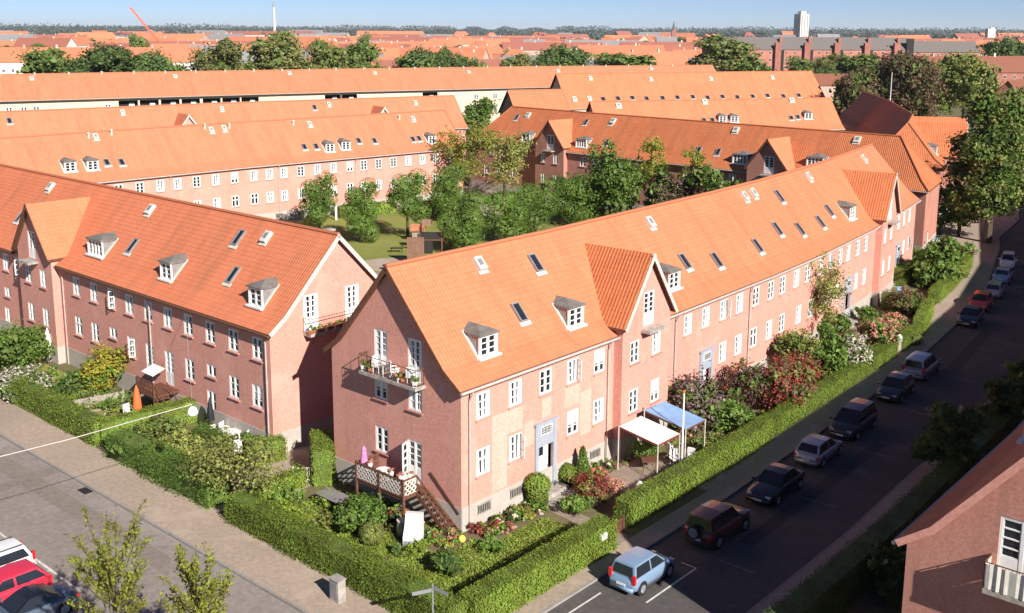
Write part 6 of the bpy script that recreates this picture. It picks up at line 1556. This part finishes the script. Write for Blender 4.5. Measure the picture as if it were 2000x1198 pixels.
# ------------------------------------------------------------------ the town beyond
two_scale('far_wall_white', (.66, .62, .55), (.6, .55, .48), .05, 2, bump=0)
two_scale('far_wall_grey', (.34, .33, .32), (.28, .27, .27), .05, 2, bump=0)
def far_mat(name, c, c2):
    m, nt, b = _base(name, .85, .2); oi = N(nt, 'ShaderNodeObjectInfo'); tc = N(nt, 'ShaderNodeTexCoord'); n = N(nt, 'ShaderNodeTexNoise', i_Scale=.12, i_Detail=5); nt.links.new(tc.outputs['Object'], n.inputs['Vector'])
    f = N(nt, 'ShaderNodeMath', operation='MULTIPLY_ADD'); nt.links.new(oi.outputs['Random'], f.inputs[0]); f.inputs[1].default_value = .7; nt.links.new(n.outputs['Fac'], f.inputs[2])
    g = N(nt, 'ShaderNodeMath', operation='SUBTRACT'); nt.links.new(f.outputs[0], g.inputs[0]); g.inputs[1].default_value = .35
    nt.links.new(mixc(nt, g.outputs[0], c, c2), b.inputs['Base Color'])
far_mat('far_roof', (.58, .20, .095), (.40, .15, .085)); far_mat('far_roof_red', (.33, .12, .08), (.26, .10, .075)); far_mat('far_roof_grey', (.19, .18, .18), (.26, .25, .25))
far_mat('far_wall', (.40, .20, .15), (.55, .42, .33))
_fwin = []
for c in ('far_wall_grey', 'offwhite'): m = MB(); m.box((0, 0, 0), (1.3, .06, 1.5)); m.box((0, -.04, 0), (1.05, .04, 1.25), None, 1); m.box((0, -.065, 0), (.08, .03, 1.3), None, 0); _fwin.append(m.mesh('window', ['white' if c != 'offwhite' else c, 'glass']))
def far_house(label, p, L, W, ze, zr, ang, roof, wall, group, cat='house', hip=False, windows=0, chim=0, name='town_house'):
    t = thing(name, label, cat, (p[0], p[1], 0), group, ang); r = MB(); w = MB(); l, h = L/2, W/2; e = .4; q = W*.45 if hip else -e
    w.prism([(-l, -h), (l, -h), (l, h), (-l, h)], 0, ze)
    if not hip:
        for x in (-l, l): w.face([(x, -h, ze), (x, h, ze), (x, 0, zr-.1)])
    A = [(-l-e, -h-e, ze-.2), (l+e, -h-e, ze-.2), (l+e, h+e, ze-.2), (-l-e, h+e, ze-.2)]; R0, R1 = (-l+q, 0, zr), (l-q, 0, zr)
    r.face([A[0], A[1], R1, R0]); r.face([A[2], A[3], R0, R1])
    if hip: r.face([A[1], A[2], R1]); r.face([A[3], A[0], R0])
    part('wall', w.mesh('wall', [wall]), t); ro = part('roof', r.mesh('roof', [roof]), t)
    for k in range(chim): m = MB(); x = -l*.7+1.4*l*(k+.5)/chim; m.box((x, 0, zr+.4), (.8, .8, 1.6)); part('chimney', m.mesh('chimney', ['far_wall_white' if k % 2 else 'far_wall']), ro)
    if windows:
        n = min(25, max(2, int(L/4.2))); wm = _fwin[0 if 'brick' not in wall else 1]
        for f in range(windows):
            for k in range(n): part('window', wm, t, (-l+L*(k+.5)/n, -h-.02, ze*(f+.55)/windows))
    return t
def at(px, py, z): return G2(px, py, z)
# blocks one can tell apart
p0, p1 = at(1378, 96, 15.5), at(1768, 97, 15.5); d = (p1-p0); ang = math.atan2(d.y, d.x)
t = far_house('long brick apartment block with a grey roof and dark stair towers', (p0+p1)/2, d.length, 14, 15.5, 22, ang, 'slate', 'brick_pale', None, 'apartment block', windows=4, name='apartment_block')
for x in (1508, 1564, 1622, 1680, 1738):
    f = (x-1378)/(1768-1378)-.5; m = MB(); m.box((f*d.length, -7.8, 9.5), (3.2, 2.2, 19)); m.box((f*d.length+2.6, -7.15, 8), (2.4, .3, 14), None, 1); part('stair_tower', m.mesh('stair_tower', ['brick', 'dark']), t)
    m = MB(); m.box((f*d.length+3, -3, 20.5), (1.4, 1.4, 3)); part('chimney', m.mesh('chimney', ['brick']), t)
m = MB(); m.box((d.length/2-1, -7.4, 11), (4, 1, 21)); part('dark_end', m.mesh('dark_end', ['dark']), t)
p = at(1800, 98, 15); far_house('brick house with white balconies right of the long brick block', p, 62, 14, 14, 20, ang, 'slate', 'brick_pale', None, 'apartment block', windows=4, name='apartment_block')
p = at(1880, 140, 9); far_house('dark red roofed house with two chimneys at the right edge', p, 78, 13, 9, 15.5, .12, 'tile_red', 'brick', None, hip=True, windows=2, chim=2)
p = at(1985, 200, 6); far_house('red gabled house peeping out behind the chestnut', p, 22, 10, 7, 12.5, .9, 'tile_red', 'brick', None, windows=1)
p = at(1300, 98, 12); far_house('house with a dark red roof and a cream wall, left of the round tree', p, 62, 12, 11, 17.5, .05, 'far_roof_red', 'cream', None, windows=2, chim=2)
p = at(1240, 112, 9); far_house('long low grey roofed hall with a pale gable end', p, 48, 12, 8, 11.5, .08, 'far_roof_grey', 'far_wall_white', None, 'hall')
p = at(1615, 165, 5); far_house('low flat white building behind the pale orange roof', p, 18, 8, 4.5, 5.2, .1, 'far_wall_white', 'far_wall_white', None, 'shed'); p = at(1660, 160, 7); far_house('low red roofed house behind the copper tree', p, 30, 10, 6, 10, .1, 'tile_red', 'far_wall', None)
for lb, xa, xb, ye, ze, zr, wd in (('very long orange roofed row at the left, behind the dark trees', -60, 392, 122, 9, 16, 15), ('orange roofed row right of the crane, behind the olive trees', 300, 520, 104, 9, 15, 13), ('white walled low hall at the far left', 0, 75, 65, 9, 11, 20), ('long pale shed roof before the far left trees', 0, 345, 73, 7, 9.5, 18),
        ('orange roofed row behind the row of back trees, centre', 690, 960, 117, 9, 15, 13), ('orange roofed row with pale eaves in the middle distance', 655, 850, 96, 10, 15.5, 13), ('bright orange roofed row right of the middle', 850, 1000, 88, 10, 16, 13), ('red roofed block with a raised middle, near the mast', 450, 620, 69, 12, 19, 16), ('dusky red roofed row left of the tree with the house before it', 985, 1110, 101, 9, 15, 12)):
    a, b = at(xa, ye, ze), at(xb, ye-1, ze); d = b-a; far_house(lb, (a+b)/2+Vector((-d.y, d.x)).normalized()*wd/2, d.length, wd, ze, zr, math.atan2(d.y, d.x), 'far_roof_grey' if 'shed' in lb or 'hall' in lb else 'far_roof' if 'red' not in lb.split()[0] and 'dusky' not in lb else 'far_roof_red', 'far_wall_white', None, windows=1, chim=0 if 'hall' in lb or 'shed' in lb else 5)
p = at(1125, 124, 6); far_house('little orange gabled house in front of the pointed tree', p, 8, 8, 6, 12, 1.2, 'far_roof', 'cream', None)
# the mast, crane, tower, spire
p = G2(536, 66, 0); D_ = 2600; dr = ray(536, 52); q = dr.xy/dr.y*D_; t = thing('radio_mast', 'thin white mast with a grey tip on the horizon', 'mast', (*q, 0)); m = MB(); m.tube([(0, 0, 0), (0, 0, 74)], [3.2, 2.6], 10); part('shaft', m.mesh('shaft', ['far_wall_white']), t); m = MB(); m.tube([(0, 0, 74), (0, 0, 86)], [2.8, 1.6], 8); part('tip', m.mesh('tip', ['far_wall_grey']), t)
dr = ray(1565, 50); q = dr.xy/dr.y*2100; t = thing('tower_block', 'pale high-rise tower with a small rooftop house on the horizon', 'tower block', (*q, 0), None, .5); m = MB(); m.box((0, 0, 28), (22, 18, 56)); part('body', m.mesh('body', ['far_wall_white']), t)
for x in (-7, 0, 7): m = MB(); m.box((x, -9.1, 28), (3.2, .5, 52)); part('window_band', m.mesh('window_band', ['far_wall_grey']), t)
m = MB(); m.box((0, 0, 58.5), (12, 10, 5)); part('roof_house', m.mesh('roof_house', ['far_wall_white']), t)
dr = ray(1935, 55); q = dr.xy/dr.y*2300; m = MB(); m.box((q.x, q.y, 15), (16, 14, 30)); m.box((q.x+3, q.y, 31.5), (7, 7, 4)); solo('tower_block', m, 'far_wall_white', 'small white high-rise at the far right horizon', 'tower block')
dr = ray(1316, 52); q = dr.xy/dr.y*1900; t = thing('church', 'small dark church spire on the horizon, right of the middle', 'church', (*q, 0)); m = MB(); m.box((0, 0, 12), (8, 8, 24)); part('tower', m.mesh('tower', ['brick']), t); m = MB(); m.lathe((0, 0, 24), [(4, 0), (.3, 16)], 6); part('spire', m.mesh('spire', ['slate']), t)
dr = ray(280, 60); q = dr.xy/dr.y*900; t = thing('construction_crane', 'orange slanting crane jib above the left roofs', 'crane', (*q, 0)); a, b = Vector((14, 0, 12)), Vector((-10, 0, 42.0)); m = MB(); u = (b-a).normalized(); s = u.cross(Vector((0, 1, 0)))
for o in (Vector((0, -.8, 0))+s*.7, Vector((0, .8, 0))+s*.7, -s*.8): m.beam(a+o, b+o*.6, .4)
for k in range(16): f = k/16; m.beam(a.lerp(b, f)+s*.7, a.lerp(b, f+1/16)-s*.8, .25); m.beam(a.lerp(b, f)-s*.8, a.lerp(b, f+1/16)+s*.7, .25)
part('jib', m.mesh('jib', ['orange']), t); m = MB(); m.box((15, 0, 6), (3, 3, 12)); part('base', m.mesh('base', ['orange']), t)
# rows of town houses, nearer ones first
rt = random.Random(21); n = 0
taken = []
def townrow(dist, count, spread0, spread1):
    global n
    for k in range(count):
        px = spread0+(spread1-spread0)*(k+rt.uniform(.1, .9))/count; dr = ray(px, 60); q = dr.xy/dr.y*(dist*rt.uniform(.92, 1.08)); L = rt.choice([16, 24, 40, 60])*(1+dist/3000); ze = rt.uniform(5, 11); W = rt.uniform(10, 14)*(1+dist/4000)
        rf = rt.choices(['far_roof', 'far_roof_red', 'far_roof_grey'], [4.6, 2.8, 2.0])[0]; wl = rt.choice(['far_wall', 'far_wall_white', 'far_wall', 'brick_pale', 'cream'])
        kind = {'far_roof': 'orange roofed', 'far_roof_red': 'dull red roofed', 'far_roof_grey': 'grey roofed'}[rf]; where = 'in the nearer rooftops' if dist < 800 else 'in the middle distance' if dist < 1500 else 'near the horizon'
        far_house(f'{kind} town house {where} beyond the estate', q, L, W, ze, ze+W*.48, rt.choice([.1, -.25, .5, .05, 1.3])+rt.uniform(-.1, .1), rf, wl, f'{kind} town houses {where}', hip=rt.random() < .3, windows=2 if dist < 700 else 0, chim=2 if dist < 1500 else 0)
townrow(520, 9, 660, 1380); townrow(640, 14, 380, 1390); townrow(800, 20, 250, 1950); townrow(1000, 26, -30, 2030); townrow(1250, 30, -30, 2030); townrow(1600, 26, -30, 2030); townrow(2100, 22, -30, 2030); townrow(2800, 16, -30, 2030)
# trees behind the cream house, one by one
_fc = [cr(600+i, 14, w, 6500, .42, m, 13, None, .03) for i, (w, m) in enumerate(((14, 'leaf_far'), (13, 'leaf_far_dark'), (15, 'leaf_far_olive'), (12, 'leaf_far')))]; _ft = mk(600, 14, .4, 5, 3, .7)
def ftree(label, px, ytop, wpx, dist, k, group=None, ybase=None):
    dr = ray(px, 100); q = dr.xy/dr.y*dist; sc = math.hypot(dist, 0)/FPX; ztop = HCAM-(ytop-56-(px-1000)*.0046)*sc*1.0; w = wpx*sc; h = max(ztop, 5)
    t = thing('tree', label, 'tree', (q.x, q.y, 0), group, random.Random(px).uniform(0, 6)); bw = (14, 13, 15, 12)[k]; t.scale = (w/bw*1.15, w/bw*1.15, h/13.0); part('trunk', _ft, t); part('crown', _fc[k], t)
for lb, px, yt, w, D_, k in (('bright green round tree at the left end of the back tree row', 82, 98, 125, 345, 3), ('largest dark green tree of the back row', 200, 74, 150, 352, 1), ('dark green tree right of the largest back tree', 300, 88, 110, 356, 1), ('olive tree before the far orange row', 430, 82, 130, 360, 2), ('broad olive green tree in the middle of the back row', 540, 68, 150, 372, 2), ('olive tree at the right of the broad one', 640, 84, 110, 378, 2), ('round green tree above the cream house', 705, 88, 95, 384, 3), ('dark green twin tree behind the cream house roof', 815, 84, 105, 395, 1), ('dark green smaller twin right of it', 888, 94, 70, 398, 1), ('small round tree behind the roof right of the twins', 935, 108, 46, 400, 0),
        ('pale olive shrubby tree behind the roof', 1008, 108, 90, 405, 2), ('pointed dark green tree behind the roof, right of the middle', 1098, 78, 115, 430, 1), ('low dark green tree beside the pointed one', 1060, 104, 70, 420, 1), ('wide low tree behind the big roof', 1215, 106, 150, 440, 3), ('big round olive tree above the big roof', 1420, 74, 150, 455, 2), ('dark tree at the foot of the round olive one', 1490, 118, 60, 450, 1), ('bright green tree before the brick block', 1683, 108, 95, 430, 3), ('dark green tree left of the bright one, brick block', 1622, 126, 70, 425, 1), ('dark round tree at the far right above the roofs', 1965, 66, 95, 560, 1), ('dark copper tree top behind the twins', 867, 82, 34, 470, 1), ('green tree between the far orange rows', 713, 62, 32, 760, 0), ('small tree before the far left hall', 270, 62, 40, 700, 0)):
    ftree(lb, px, yt, w, D_, k)
for k in range(270):
    D_ = rt.choice([560, 700, 850, 1000, 1200, 1400, 1700, 2000, 2300]); px = rt.uniform(-20, 2020); dr = ray(px, 100); q = dr.xy/dr.y*D_; s = rt.uniform(.55, 1.05); t = thing('tree', 'distant tree among the rooftops of the town', 'tree', (q.x, q.y, 0), 'distant trees among the rooftops', rt.uniform(0, 6)); f = s*(1+D_/1500); t.scale = (f, f, s); part('trunk', _ft, t); part('crown', _fc[rt.choice([0, 1, 2, 0])], t)
# wooded belt on the horizon, one mass
rs = np.random.RandomState(77); gr = []
for D_, hh, n_, sz in ((2300, 14, 11000, 4.2), (3100, 17, 13000, 5.5), (4200, 22, 13000, 7.5), (6000, 30, 13000, 10), (9000, 46, 13000, 15)):
    px = rs.uniform(-80, 2080, n_); x = (px-1000)/FPX*D_*1.02; y = D_*rs.uniform(.9, 1.1, n_); prof = .6+.4*np.sin(px*.013+D_)*np.sin(px*.031+1)+.25*np.sin(px*.11); z = hh*np.clip(prof, .25, 1.4)*rs.random(n_)**.7
    gr.append((np.stack([x, y, z], 1), sz, 0, .3, rs))
me = leaf_mesh('wooded_belt', gr, ['leaf_haze']); o = bpy.data.objects.new('wooded_belt', me); COL.objects.link(o); tag(o, 'bluish wooded belt along the horizon', 'woods', None, 'stuff')

# ------------------------------------------------------------------ air: pale even haze over the town
m = MB(); m.box((0, 5900, 46), (30000, 16000, 96))
hz_ = bpy.data.materials.new('haze'); hz_.use_nodes = True; nt = hz_.node_tree; nt.nodes.clear(); oo = nt.nodes.new('ShaderNodeOutputMaterial'); pv = nt.nodes.new('ShaderNodeVolumePrincipled')
pv.inputs['Color'].default_value = (.86, .92, 1.0, 1); pv.inputs['Density'].default_value = .00004; pv.inputs['Anisotropy'].default_value = .1
nt.links.new(pv.outputs[0], oo.inputs['Volume']); MATS['haze'] = hz_
hz = bpy.data.objects.new('haze', m.mesh('haze', ['haze'])); COL.objects.link(hz); hz['kind'] = 'stuff'; tag(hz, 'thin bluish haze over the distant town', 'haze')
